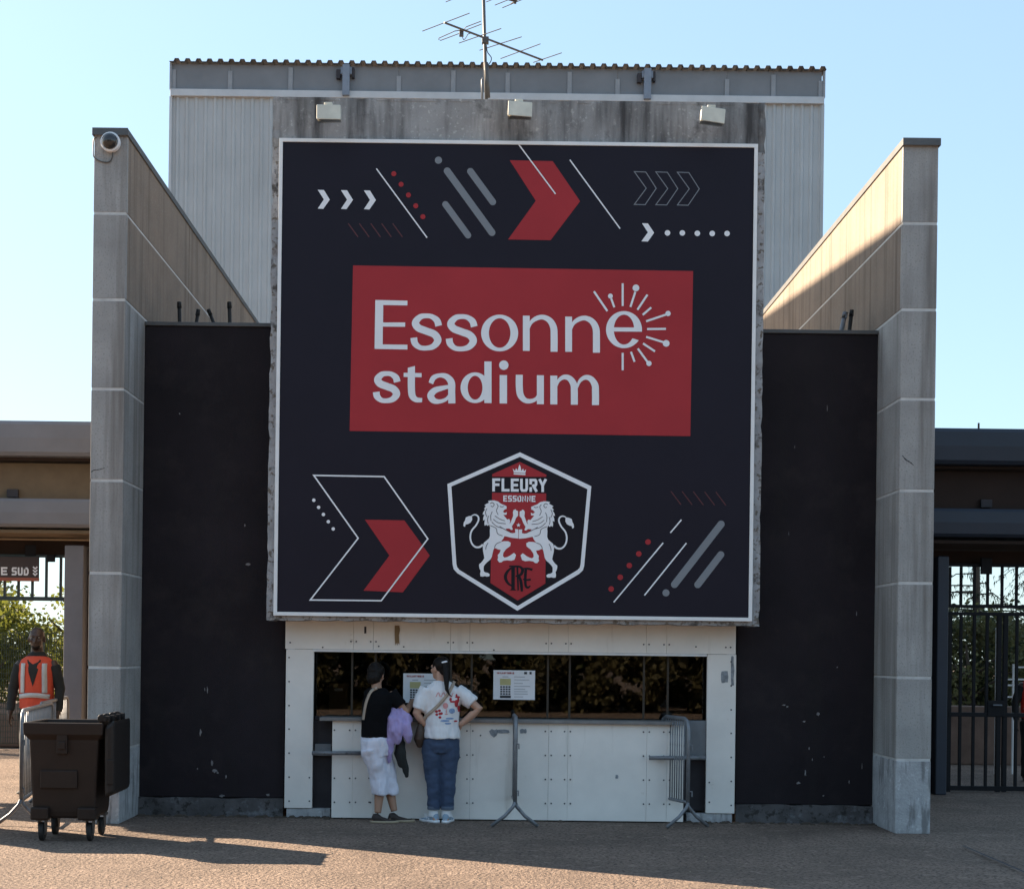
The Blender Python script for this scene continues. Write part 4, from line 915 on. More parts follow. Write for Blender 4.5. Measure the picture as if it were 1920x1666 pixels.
# ------------------------------------------------------------------ vegetation
def leaves(center, r, n, size, m, lo=-1, seed=1, jag=.35, flat=1):
    rnd = random.Random(seed); mb = MB(); c = Vector(center)
    clumps = []
    for k in range(max(6, n // 260)):
        v = Vector((rnd.gauss(0, 1), rnd.gauss(0, 1), rnd.gauss(0, 1))).normalized() * rnd.random() ** .4
        clumps.append((Vector((v.x * r[0], v.y * r[1], v.z * r[2])), rnd.uniform(.16, .34) * min(r) * 1.2))
    for k in range(n):
        cc, cr_ = clumps[rnd.randrange(len(clumps))]
        v = Vector((rnd.gauss(0, 1), rnd.gauss(0, 1), rnd.gauss(0, .8))) * cr_ * .6
        p = c + cc + v; s_ = size * rnd.uniform(.6, 1.4)
        a_ = Vector((rnd.gauss(0, 1), rnd.gauss(0, 1), rnd.gauss(0, 1))).normalized(); b2 = a_.cross(Vector((rnd.gauss(0, 1), rnd.gauss(0, 1), rnd.gauss(0, 1)))).normalized()
        o = len(mb.v); mb.v += [p - a_ * s_, p + b2 * s_ * .55, p + a_ * s_, p - b2 * s_ * .55]; mb.f.append((o, o + 1, o + 2, o + 3))
    return mb
def tree(name, x, y, h, r, n, size, m, lab, cat, seed, grp=None, low=.3):
    t = empty(name, (x, y, 0), lab, cat, grp); rnd = random.Random(seed)
    tk = MB().tube([(x, y, -.1), (x + .05, y, h * .35), (x - .05 + rnd.uniform(-.1, .1), y, h * .8)], .1, 9, rad=[.05 * h ** .6, .035 * h ** .6, .012 * h ** .6])
    for k in range(6):
        a_ = rnd.uniform(0, 6.28); z = h * rnd.uniform(.25, .6)
        tk.tube([(x, y, z), (x + math.cos(a_) * r * .4, y + math.sin(a_) * r * .4, z + h * .12), (x + math.cos(a_) * r * .75, y + math.sin(a_) * r * .75, z + h * .2)], .03, 6, rad=[.03, .022, .01])
    obj('trunk', tk, M['bark'], t)
    zc_ = h * (1 + low) / 2; obj('crown', leaves((x, y, zc_), (r, r, h * (1 - low) / 2), n, size, m, seed=seed), m, t)
# left, seen through the open entrance
for i, (x, y, h, r, n, m, lab) in enumerate((( -9.3, 27.6, 3.0, 1.3, 9000, 'leaf', 'bushy yellow green shrub behind the guard'), (-10.6, 29.2, 3.1, 1.5, 9000, 'leaf', 'bushy sunlit shrub at the left frame edge'), (-8.0, 29.8, 3.0, 1.2, 7000, 'leaf', 'sunlit shrub beside the grey pillar'))):
    tree('shrub', x, y, h, r, n, .05, M[m], lab, 'shrub', 40 + i, 'shrubs behind the left entrance', .02)
tree('tree', -12.4, 35, 4.3, 1.6, 6000, .07, M['leafdark'], 'dark tree top showing under the left grille', 'tree', 50, None, .2)
fm = MB(); fa, fb = Vector((-12.5, 25.2, 0)), Vector((-6.8, 25.2, 0))
mf = empty('mesh_fence', (fa + fb) / 2, 'green welded mesh fence behind the guard', 'fence')
n_ = int((fb.x - fa.x) / .04)
for k in range(n_ + 1): X = fa.x + k * .04; fm.box(X - .004, X + .004, 25.2, 25.208, .1, 1.95)
for k in range(20): z = .1 + k * .0975; fm.box(fa.x, fb.x, 25.209, 25.216, z - .004, z + .004)
obj('wire_mesh', fm, M['mesh'], mf, kind='stuff')
for X in (-12.4, -9.9, -7.4): obj('post', MB().box(X - .03, X + .03, 25.23, 25.29, 0, 2.0), M['mesh'], mf, bevel=.004)
tag(obj('earth_bank', MB().hexa([(-14, 25.6, 0), (-6, 25.6, 0), (-6, 27.2, 0), (-14, 27.2, 0)], [(-14, 25.9, .62), (-6, 25.9, .55), (-6, 27.2, .7), (-14, 27.2, .75)]), M['earthwall'], bevel=.1), 'bare brown earth bank behind the mesh fence', 'bank', kind='structure')
# right, seen through the bars
for i, (x, y, h, r, n, m, lab) in enumerate(((8.6, 26.5, 2.45, 1.4, 9000, 'leafbrown', 'dark hedge shrub behind the gate nearest the pylon'), (10.4, 27.2, 2.5, 1.5, 9000, 'leafbrown', 'olive shrub behind the gate'), (9.5, 28.5, 2.6, 1.5, 9000, 'leafdark', 'dark shrub at the back behind the gate'))):
    tree('shrub', x, y, h, r, n, .05, M[m], lab, 'shrub', 60 + i, 'shrubs behind the right gate', .02)
def conifer(x, y, h, seed):
    t = empty('conifer', (x, y, 0), 'sparse drooping conifer behind the right gate', 'tree'); rnd = random.Random(seed)
    obj('trunk', MB().tube([(x, y, 0), (x, y, h)], .1, 8, rad=[.12, .02]), M['bark'], t); br = MB(); nd = MB()
    for k in range(90):
        z = h * rnd.uniform(.25, .98); a_ = rnd.uniform(0, 6.28); L = (h - z) * .45 + .35
        pts = [Vector((x, y, z)) + Vector((math.cos(a_) * L * q_, math.sin(a_) * L * q_, .25 * L * q_ - .65 * L * q_ * q_)) for q_ in (0, .35, .7, 1)]
        br.tube(pts, .012, 5, rad=[.018, .012, .008, .003])
        for q_ in range(46):
            u = rnd.random() * 2.99; i = int(u); p = pts[i].lerp(pts[i + 1], u - i) + Vector((rnd.gauss(0, .05), rnd.gauss(0, .05), rnd.gauss(0, .02)))
            dn = Vector((rnd.gauss(0, .5), rnd.gauss(0, .5), -1)).normalized() * rnd.uniform(.06, .16); sd = Vector((rnd.gauss(0, 1), rnd.gauss(0, 1), 0)).normalized() * .012
            nd.add([p - sd, p + sd, p + dn], [(0, 1, 2)])
    obj('branch', br, M['bark'], t, kind='stuff'); obj('needle', nd, M['leafdark'], t, kind='stuff')
conifer(10.0, 30.5, 6.5, 3); conifer(12.2, 32.5, 5.5, 5)
bpy.data.objects['conifer.001']['label'] = 'farther drooping conifer at the right frame edge behind the gate'
tag(obj('low_wall', MB().box(6.6, 14, 24.4, 24.7, 0, .95), M['earthwall'], bevel=.02), 'low brown wall behind the right gate', 'wall')
for x0, y0, y1, lab, pr in ((1867, 1180, 1325, 'tall thin white pole behind the right gate', False), (1899, 1244, 1322, 'short white pole with side rails behind the right gate', True)):
    dq = 22.5; a_, b2 = P(x0, y1, dq), P(x0, y0, dq)
    t = empty('white_pole', (a_.x, dq, 0), lab, 'pole', 'white poles behind the gate')
    obj('shaft', MB().tube([(a_.x, dq, 0), (a_.x, dq, b2.z)], .017, 8), M['whitemetal'], t)
    if pr:
        for yy in (1250, 1273, 1284, 1306):
            z = P(x0, yy, dq).z; obj('side_rail', MB().box(a_.x - .08 if yy > 1260 else a_.x, a_.x + .5, dq - .01, dq + .01, z - .012, z + .012), M['whitemetal'], t)
    else: obj('pole_cap', MB().disc((a_.x, dq, b2.z), .022, 8, 'z', .03), M['whitemetal'], t)
# trees across the forecourt, mirrored in the booth glass
for i, (x, y, h, r) in enumerate(((-9, -16, 9, 3.4), (-4, -19, 10, 3.8), (1.5, -17, 9, 3.5), (6.5, -20, 11, 4), (11.5, -17, 9, 3.5), (-14, -20, 10, 4))):
    tree('tree', x, y, h, r, 7000, .22, M['leafbrown'] if i % 2 else M['leafdark'], ('dark green tree' if i % 2 == 0 else 'olive brown tree') + ' across the forecourt, ' + ('farthest left', 'left of the middle', 'right behind the viewer', 'right of the middle, the tallest', 'farthest right', 'set back at the left')[i], 'tree', 80 + i, 'trees across the forecourt', .0)
hg = MB()
for k in range(17): hg.add(*(lambda l: (l.v, l.f))(leaves((-16 + 2 * k, -13.5, .95), (1.7, .9, 1.5), 4600, .12, None, seed=120 + k)))
tag(obj('hedge', hg, mat('dull hedge leaf', (.075, .065, .028), .7, .4, 1.0, 0, trans=.3)), 'long olive hedge across the forecourt, mirrored in the glass', 'hedge', kind='stuff')

# ------------------------------------------------------------------ people
def head(mb, c, yaw, k=1.0, tilt=0):
    """skull, jaw, nose, ears as closed lofts; faces +y before the yaw"""
    R_ = Matrix.Rotation(yaw, 3, 'Z') @ Matrix.Rotation(tilt, 3, 'X'); c = Vector(c)
    T = lambda p: c + R_ @ (Vector(p) * k)
    def e(p, rx, ry, rz, M2=None): mb.ell(T(p), rx * k, ry * k, rz * k, R_ if M2 is None else R_ @ M2)
    e((0, -.012, .03), .074, .092, .085); e((0, .022, -.02), .062, .068, .08); e((0, .048, -.075), .038, .04, .035); e((0, .06, -.035), .042, .035, .05)
    mb.tube([T((0, .088, .015)), T((0, .1, -.012)), T((0, .112, -.028))], .012, 8, rad=[.009 * k, .012 * k, .015 * k], round_end=True)
    e((0, .082, .028), .05, .016, .014); e((0, .086, -.052), .022, .012, .006); e((0, .085, -.063), .02, .011, .006)
    for s in (-1, 1): e((s * .076, -.005, -.005), .01, .02, .032); e((s * .04, .07, -.015), .02, .018, .016)
    return T, R_
def hand(mb, wrist, d, nrm, side, curl=.6, k=1.0):
    """palm, four unequal bent fingers and a thumb from the side of the palm"""
    d = Vector(d).normalized(); nrm = Vector(nrm); nrm = (nrm - d * nrm.dot(d)).normalized(); s = d.cross(nrm) * side; w0 = Vector(wrist)
    pts = []; rs = []
    for t, wd, th in ((-.01, .026, .02), (.02, .034, .018), (.055, .04, .016), (.085, .038, .013)):
        p = w0 + d * t * k; rs.append([p + (s * math.cos(a_) * wd + nrm * math.sin(a_) * th) * k for a_ in [2 * math.pi * i / 12 for i in range(12)]])
    mb.rings(rs)
    for i, (o, L) in enumerate(((-.029, .066), (-.01, .076), (.01, .072), (.028, .056))):
        p = w0 + d * .078 * k + s * o * k; dd = d.copy(); pts = [p]
        for q_, f in enumerate((.42, .32, .26)):
            dd = (dd + nrm * curl * (.35 + .3 * q_)).normalized(); p = p + dd * L * f * k; pts.append(p)
        mb.tube(pts, .008, 8, rad=[.0095 * k, .009 * k, .0082 * k, .007 * k], round_end=True)
    p = w0 + d * .02 * k - s * .03 * k; mb.tube([p, p + (d * .7 - s * .6 + nrm * .25).normalized() * .035 * k, p + (d * .85 - s * .45 + nrm * .4).normalized() * .068 * k], .011, 8, rad=[.013 * k, .011 * k, .0085 * k], round_end=True)
def erings(mb, rows, n=20):             # rows: centre x,y,z, half width, half depth, yaw
    rs = []
    for x, y, z, a_, b2, yw in rows:
        ca, sa = math.cos(yw), math.sin(yw); ring = []
        for i in range(n):
            t = 2 * math.pi * i / n; u, v = a_ * math.cos(t), b2 * math.sin(t); ring.append((x + u * ca - v * sa, y + u * sa + v * ca, z))
        rs.append(ring)
    mb.rings(rs)
def foot(mb, ankle, d, L=.25, wd=.042, h=.07):
    a_ = Vector(ankle); d = Vector((d[0], d[1], 0)).normalized(); s = Vector((-d.y, d.x, 0)); rs = []
    for t, w_, z0, z1 in ((-.06, .022, .012, h), (-.045, .034, .004, h + .03), (0, wd * .86, .004, h + .035), (.05, wd * .95, .004, h * .95), (.11, wd * 1.08, .004, h * .68), (.155, wd, .004, h * .5), (L - .07, .026, .008, h * .36)):
        c = Vector((a_.x, a_.y, 0)) + d * t; ring = []
        for i in range(12):
            q_ = 2 * math.pi * i / 12; ring.append(c + s * math.cos(q_) * w_ + Vector((0, 0, (z0 + z1) / 2 + math.sin(q_) * (z1 - z0) / 2)))
        rs.append(ring)
    mb.rings(rs)
def shoe_sole(ankle, d, L=.27, wd=.048, h=.022):
    a_ = Vector((ankle[0], ankle[1], 0)); d = Vector((d[0], d[1], 0)).normalized(); s = Vector((-d.y, d.x, 0)); pr = [(-.075, .018), (-.06, .036), (0, .042), (.06, .043), (.11, wd), (.16, .046), (L - .085, .03), (L - .07, .012)]
    out = [a_ + d * t + s * w_ for t, w_ in pr] + [a_ + d * t - s * w_ for t, w_ in pr[::-1]]
    return MB().rings([[p + Vector((0, 0, .001)) for p in out], [p + Vector((0, 0, h)) for p in out]])
def shift(mb, o): mb.v = [v + o for v in mb.v]; return mb
class Person:
    def __init__(s, loc, label, group=None):
        s.o = Vector(loc); s.t = empty('person', loc, label, 'person', group)
    def part(s, name, mb, m, vox=.008, sm=3, amp=0, scale=8, stretch=(1, 1, 1), parent=None, melt=True, **k):
        shift(mb, s.o); o = obj(name, mb, m, parent if parent is not None else s.t, smooth=True, **k)
        if melt: remesh(o, vox, sm, amp, scale, stretch)
        return o
    def decal(s, name, polys, m, target, off=.004, front=False):   # flat print laid on the cloth
        bv = BVHTree.FromPolygons([v.co for v in target.data.vertices], [tuple(p.vertices) for p in target.data.polygons]); mb = MB(); sg = 1 if not front else -1
        for pts in polys:
            cx = sum(p[0] for p in pts) / len(pts); cz = sum(p[1] for p in pts) / len(pts); ring = []
            n = len(pts); lv = []
            for f in (1, .5):
                for p in pts:
                    x, z = cx + (p[0] - cx) * f, cz + (p[1] - cz) * f; h = bv.ray_cast(Vector((x, -sg * 1, z)), Vector((0, sg, 0)))
                    y = h[0].y if h[0] is not None else 0
                    lv.append(Vector((x, y - sg * off, z)))
            h = bv.ray_cast(Vector((cx, -sg * 1, cz)), Vector((0, sg, 0))); lv.append(Vector((cx, (h[0].y if h[0] is not None else 0) - sg * off, cz)))
            fs = []
            for i in range(n):
                j = (i + 1) % n; fs += [(i, j, n + j, n + i), (n + i, n + j, 2 * n)]
            mb.add(lv, fs)
        shift(mb, s.o); return obj(name, mb, m, s.t, kind='stuff' if len(polys) > 1 else None)
    def band(s, name, path, wd, m, target, off=.006, front=False):
        bv = BVHTree.FromPolygons([v.co for v in target.data.vertices], [tuple(p.vertices) for p in target.data.polygons]); mb = MB(); sg = 1 if not front else -1
        sp = spline(path, 8); L, R_ = [], []; last = None
        for i, (x, z) in enumerate(sp):
            a_ = sp[max(0, i - 1)]; b2 = sp[min(len(sp) - 1, i + 1)]; dx, dz = b2[0] - a_[0], b2[1] - a_[1]; q_ = math.hypot(dx, dz); nx_, nz_ = -dz / q_ * wd / 2, dx / q_ * wd / 2
            for arr, sgn in ((L, 1), (R_, -1)):
                X, Z = x + nx_ * sgn, z + nz_ * sgn; h = bv.ray_cast(Vector((X, -sg * 1, Z)), Vector((0, sg, 0)))
                y = h[0].y - sg * off if h[0] is not None else (last if last is not None else 0); last = y; arr.append(Vector((X, y, Z)))
        n = len(L); o = len(mb.v); mb.v += L + R_; mb.f += [(i, i + 1, n + i + 1, n + i) for i in range(n - 1)]
        shift(mb, s.o); ob = obj(name, mb, m, s.t, smooth=True); md = ob.modifiers.new('t', 'SOLIDIFY'); md.thickness = .004; return ob

# --- woman with the ponytail, seen from behind, hands on hips (1 unit of the zoomed tracing = .00116 m)
q = PH(824, 1541, 0); W_ = Person((q.x, q.y, 0), 'person with black ponytail, printed white T-shirt and rolled blue jeans, hands on hips')
b = MB()
T, R_ = head(b, (-.015, .03, 1.545), RAD(46), 1.0)
b.tube([(.0, -.005, 1.37), (-.002, .0, 1.44), (-.01, .012, 1.51)], .055, 12, rad=[.068, .056, .055])
erings(b, [(0.01, .02, .80, .14, .105, 0), (.01, .02, .95, .14, .105, 0), (.01, .02, 1.1, .15, .11, 0), (.01, .015, 1.25, .16, .1, 0), (.005, .0, 1.345, .11, .07, 0), (0, .0, 1.39, .06, .055, 0)])
arms = [((-.15, .01, 1.315), (-.245, -.03, 1.09), (-.165, .0, .99), -1), ((.175, .01, 1.315), (.385, -.02, 1.145), (.205, .0, .99), 1)]
for sh, el, wr, sd in arms:
    sh, el, wr = map(Vector, (sh, el, wr)); b.tube([sh, sh.lerp(el, .5), el, el.lerp(wr, .35), wr], .04, 12, rad=[.046, .048, .042, .041, .03], round_end=True)
    hand(b, wr, (-.2 * sd, .9, -.22), (-sd, -.2, 0), sd, .25)
for kx, ax, fx in ((-.085, -.055, -.02), (.075, .07, .02)):
    b.tube([(kx, .02, .82), (kx * .95, .025, .48), (ax * .95, .01, .3), (ax, 0, .1)], .07, 12, rad=[.08, .065, .055, .036])
foot(b, (-.06, .0, .07), (-.5, .8), .2, .032, .05); foot(b, (.07, .0, .07), (.15, 1), .2, .032, .05)
body = W_.part('body', b, M['skin'], .0075, 3)
for p in ((-.032, .084, .014), (.032, .084, .014)): W_.part('eye', MB().ell(T(p), .011, .011, .009), M['eye'], melt=False)
h = MB(); h.ell(T((0, -.022, .038)), .084, .096, .088, R_); h.ell(T((0, -.06, -.01)), .062, .05, .07, R_)
h.tube([T((0, -.085, .06)), Vector((.035, -.055, 1.585)), Vector((.05, -.085, 1.5)), Vector((.055, -.12, 1.42)), Vector((.06, -.135, 1.34)), Vector((.085, -.14, 1.29)), Vector((.115, -.135, 1.265))], .03, 10, rad=[.03, .036, .034, .027, .019, .011, .004], round_end=True)
W_.part('hair', h, M['hair'], .007, 2, .004, 30, (1, 1, .3))
W_.part('scrunchie', MB().tube([(.0 + .03 + .022 * math.cos(t), -.055 + .022 * math.sin(t), 1.612 + .014 * math.cos(t) * .4) for t in [2 * math.pi * i / 14 for i in range(15)]], .01, 8), M['white'], melt=False)
s = MB()
erings(s, [(.012, .02, .845, .184, .152, 0), (.012, .02, .87, .186, .152, 0), (.01, .015, .97, .168, .13, 0), (.01, .015, 1.1, .172, .126, 0), (.012, .01, 1.25, .19, .125, 0), (.01, .0, 1.325, .188, .112, 0), (.008, -.002, 1.372, .145, .094, 0), (.0, 0, 1.42, .076, .07, 0)])
for sh, el, wr, sd in arms:
    sh, el = Vector(sh), Vector(el); dd = (el - sh).normalized(); e_ = sh + dd * ((el - sh).length * (.8 if sd < 0 else .68)); s.tube([sh - dd * .03, sh.lerp(e_, .4), e_, e_ + dd * .005], .07, 16, rad=[.076, .078, .074, .064])
shirt = W_.part('t_shirt', s, M['tee'], .009, 3, .012, 11, (1.3, 1, .6))
j = MB()
erings(j, [(.012, .02, .70, .155, .12, 0), (.012, .02, .78, .178, .138, 0), (.012, .02, .87, .165, .128, 0), (.012, .02, .9, .155, .12, 0)])
for kx, ax in ((-.083, -.058), (.09, .078)):
    j.tube([(kx, .02, .83), (kx * 1.0, .02, .68), (kx * .9, .025, .48), (ax * 1.02, .012, .3), (ax, 0, .135)], .07, 16, rad=[.1, .105, .083, .072, .062])
trou = W_.part('jeans', j, M['jeans'], .009, 2, .01, 10, (1, 1, 1.3))
for ax in (-.058, .078): W_.part('jeans_cuff', MB().tube([(ax, 0, .128), (ax, 0, .165)], .066, 18, rad=[.066, .067]), M['cuff'], .006, 2)
for ax, dr in ((-.06, (-.62, .75)), (.07, (.2, 1))):
    f = MB(); foot(f, (ax, 0, .07), dr, .275, .05, .072); sh_ = W_.part('shoe', f, M['shoeblue'], .006, 2)
    W_.part('sole', shoe_sole((ax, 0, 0), dr, .285, .053, .026), M['white'], melt=False, parent=sh_)
    d_ = Vector((dr[0], dr[1], 0)).normalized(); sd_ = Vector((d_.y, -d_.x, 0)); st_ = MB()
    for k in range(3):
        for sg in (-1, 1):
            a_ = Vector((ax, 0, 0)) + d_ * (.01 + .03 * k) + sd_ * sg * .048; st_.add([a_ + Vector((0, 0, .03)), a_ + d_ * .013 + Vector((0, 0, .03)), a_ + d_ * .035 - sd_ * sg * .014 + Vector((0, 0, .085)), a_ + d_ * .022 - sd_ * sg * .014 + Vector((0, 0, .085))], [(0, 1, 2, 3)])
    W_.part('shoe_stripe', st_, M['white'], melt=False, parent=sh_)
    W_.part('sock', MB().tube([(ax, 0, .06), (ax, -.002, .13)], .04, 14, rad=[.052, .047]), M['sock'], .006, 2)
U = lambda x, y: ((x - 830) * .00116, (1570 - y) * .00116)
def blob(x, y, rx, ry, n=10): return [U(x + rx * math.cos(2 * math.pi * k / n), y + ry * math.sin(2 * math.pi * k / n)) for k in range(n)]
M['pr_red'] = mat('shirt print red', (.42, .035, .045), .85, .2, 40, 0, coords='obj'); M['pr_pink'] = mat('shirt print pink', (.62, .3, .3), .85, .2, 40, 0, coords='obj'); M['pr_blue'] = mat('shirt print blue', (.22, .32, .5), .85, .2, 40, 0, coords='obj')
lob = [blob(965, 535, 16, 34), blob(985, 575, 12, 22), blob(935, 520, 26, 9), blob(915, 500, 11, 16), blob(975, 480, 22, 9), blob(965, 465, 8, 12), blob(980, 505, 8, 26), blob(988, 600, 12, 8)]
W_.decal('shirt_print', lob + [blob(x, y, 13, 11) for x, y in ((795, 605), (820, 598), (798, 632), (825, 625), (826, 655), (838, 622))] + [blob(960, 688, 16, 8)], M['pr_red'], shirt)
W_.decal('shirt_print', [blob(872, 556, 23, 27), blob(880, 603, 5, 20), blob(880, 628, 16, 5)] + [[U(785 + 22 * k, 480 - (k % 2) * 40), U(793 + 22 * k, 480 - (k % 2) * 40), U(808 + 22 * k, 445 + (k % 2) * 35), U(800 + 22 * k, 445 + (k % 2) * 35)] for k in range(7)], M['pr_pink'], shirt)
W_.decal('shirt_print', [blob(928, 600, 26, 24), blob(870, 685, 40, 10), blob(895, 708, 30, 8), blob(910, 665, 36, 8)], M['pr_blue'], shirt)
W_.band('bag_strap', [U(945, 345), U(900, 440), U(830, 530), U(760, 600), U(700, 655), U(672, 720)], .032, M['strap'], shirt)
g_ = MB(); g_.tube([(-.2, .02, 1.0), (-.205, .0, .92), (-.215, .0, .84), (-.21, .01, .78)], .05, 12, rad=[.025, .045, .055, .035], flat=1.2, round_end=True); W_.part('shoulder_bag', g_, M['bag'], .008, 2, .005, 12)

# --- person in black T-shirt and white cropped trousers leaning on the counter
q = PH(720, 1541, 0); L_ = Person((q.x, q.y - .02, 0), 'person in black T-shirt and white cropped trousers leaning on the counter, jackets over the arm')
V = lambda x, y, d=0: Vector(((x - 370) * .00116, d, (1585 - y) * .00116))
yw = RAD(-42)
b = MB(); T, R_ = head(b, V(283, 318, .1), RAD(-22), .97, RAD(-16))
b.tube([V(300, 470, .0), V(290, 420, .04), V(285, 370, .085)], .05, 12, rad=[.062, .052, .052])
rows = [V(290, 960, 0), V(285, 850, 0), V(282, 720, .0), V(300, 560, .0), V(318, 470, .01), V(310, 435, .015)]
erings(b, [(r.x, r.y, r.z, a_, c_, yw) for r, a_, c_ in zip(rows, (.13, .125, .125, .14, .105, .055), (.115, .105, .098, .095, .07, .05))])
aR = (V(425, 485, .02), V(545, 635, .02), V(585, 560, .22)); aL = (V(240, 480, .05), V(265, 640, .2), V(420, 600, .32))
for (sh, el, wr), sd in ((aR, 1), (aL, -1)):
    b.tube([sh, sh.lerp(el, .5), el, el.lerp(wr, .35), wr], .04, 12, rad=[.042, .044, .042, .038, .027], round_end=True); hand(b, wr, wr - el, (0, -.2, -1), sd, .5)
for hp, kn, ak, dr in ((V(265, 930, -.02), V(330, 1270, .03), V(318, 1500, -.03), (1, .1)), (V(320, 930, .06), V(400, 1270, .1), V(455, 1490, .06), (1, .25))):
    b.tube([hp, hp.lerp(kn, .5), kn, kn.lerp(ak, .35), ak], .06, 12, rad=[.09, .075, .052, .05, .034]); foot(b, (ak.x, ak.y, 0), dr, .2, .034, .05)
L_.part('body', b, M['skin2'], .0075, 3)
for p in ((-.032, .084, .014), (.032, .084, .014)): L_.part('eye', MB().ell(T(p), .011, .011, .009), M['eye'], melt=False)
h = MB(); h.ell(T((0, -.022, .034)), .09, .1, .092, R_); h.ell(T((0, -.055, -.03)), .078, .06, .085, R_); h.ell(T((.0, -.06, .09)), .05, .05, .035, R_)
L_.part('hair', h, M['hair'], .007, 2, .007, 26)
s = MB()
erings(s, [(r.x, r.y, r.z, a_, c_, yw) for r, a_, c_ in zip([V(285, 852), V(284, 830), V(282, 720), V(300, 560), V(312, 480, .01), V(308, 440, .015), V(303, 425, .02)], (.148, .15, .148, .168, .158, .108, .07), (.13, .13, .122, .122, .108, .082, .064))])
for (sh, el, wr), sd in ((aR, 1), (aL, -1)):
    e_ = sh.lerp(el, .62); dd = (el - sh).normalized(); s.tube([sh - dd * .03, sh.lerp(e_, .5), e_, e_ + dd * .004], .07, 16, rad=[.07, .072, .07, .064])
sh2 = L_.part('t_shirt', s, M['blacktee'], .009, 3, .01, 9, (1, 1, .6))
j = MB(); erings(j, [(r.x, r.y, r.z, a_, c_, yw) for r, a_, c_ in zip([V(300, 1010), V(288, 950), V(284, 880), V(284, 845)], (.13, .15, .148, .138), (.13, .145, .135, .12))])
for hp, kn, hm in ((V(262, 940, -.04), V(325, 1200, .0), V(335, 1342, -.01)), (V(318, 940, .06), V(395, 1200, .1), V(418, 1342, .09))):
    j.tube([hp, hp.lerp(kn, .5), kn, hm, hm + Vector((0, 0, -.003))], .08, 16, rad=[.115, .102, .088, .083, .078])
L_.part('trousers', j, M['whitetrou'], .009, 2, .018, 9, (1.3, 1, .7))
for ak, dr in ((V(318, 1500, -.03), (1, .1)), (V(455, 1490, .06), (1, .25))):
    f = MB(); foot(f, (ak.x, ak.y, 0), dr, .27, .048, .062); sh_ = L_.part('shoe', f, M['shoebrown'], .006, 2)
    L_.part('sole', shoe_sole((ak.x, ak.y, 0), dr, .28, .052, .024), M['sole'], melt=False, parent=sh_)
L_.band('bag_strap', [(V(300, 425).x, V(300, 425).z), (V(250, 455).x, V(250, 455).z), (V(212, 540).x, V(212, 540).z), (V(192, 640).x, V(192, 640).z), (V(184, 700).x, V(184, 700).z)], .028, M['strap'], sh2)
def cloth(name, chains, m, lab, seed, amp=.016):
    c = MB()
    for pts, rad, fl in chains: c.tube([V(*p) for p in pts], .05, 12, rad=rad, flat=fl, round_end=True)
    shift(c, L_.o); cen = sum(c.v, Vector((0, 0, 0))) / len(c.v)
    e = obj(name, c, m, None, smooth=True); e.data.transform(Matrix.Translation(-cen)); e.location = cen
    remesh(e, .008, 3, amp, 11, (1.6, 1.3, .55)); tag(e, lab, 'jacket')
cloth('lilac_jacket', [([(462, 640, .0), (448, 700, -.05), (442, 790, -.06), (436, 880, -.05)], [.06, .075, .07, .03], .7), ([(500, 640, .0), (492, 720, -.06), (490, 800, -.06), (478, 880, -.04)], [.05, .05, .045, .03], .8), ([(530, 650, .0), (552, 740, -.04), (566, 830, -.03), (566, 868, -.02)], [.055, .055, .048, .036], .8), ([(425, 870, -.03), (415, 960, -.02), (410, 1055, -.01)], [.055, .042, .022], .7), ([(425, 622, .03), (500, 632, .02), (560, 690, .05)], [.055, .06, .05], 1), ([(420, 660, -.03), (405, 740, -.05), (402, 830, -.05)], [.03, .032, .03], .9)], M['lilac'], 'lilac jacket draped over the arm of the leaning person', 3, .022)
cloth('charcoal_jacket', [([(400, 640, .06), (372, 740, .03), (362, 850, .03)], [.05, .058, .038], .8), ([(500, 880, .04), (492, 980, .03), (510, 1080, .03)], [.05, .065, .04], .6), ([(530, 900, .03), (525, 1000, .02), (545, 1100, .03), (558, 1180, .03)], [.03, .04, .036, .026], .7), ([(420, 650, .08), (470, 760, .08), (500, 900, .06)], [.05, .05, .05], 1)], M['darkcloth'], 'charcoal jacket hanging below the lilac one', 4, .016)

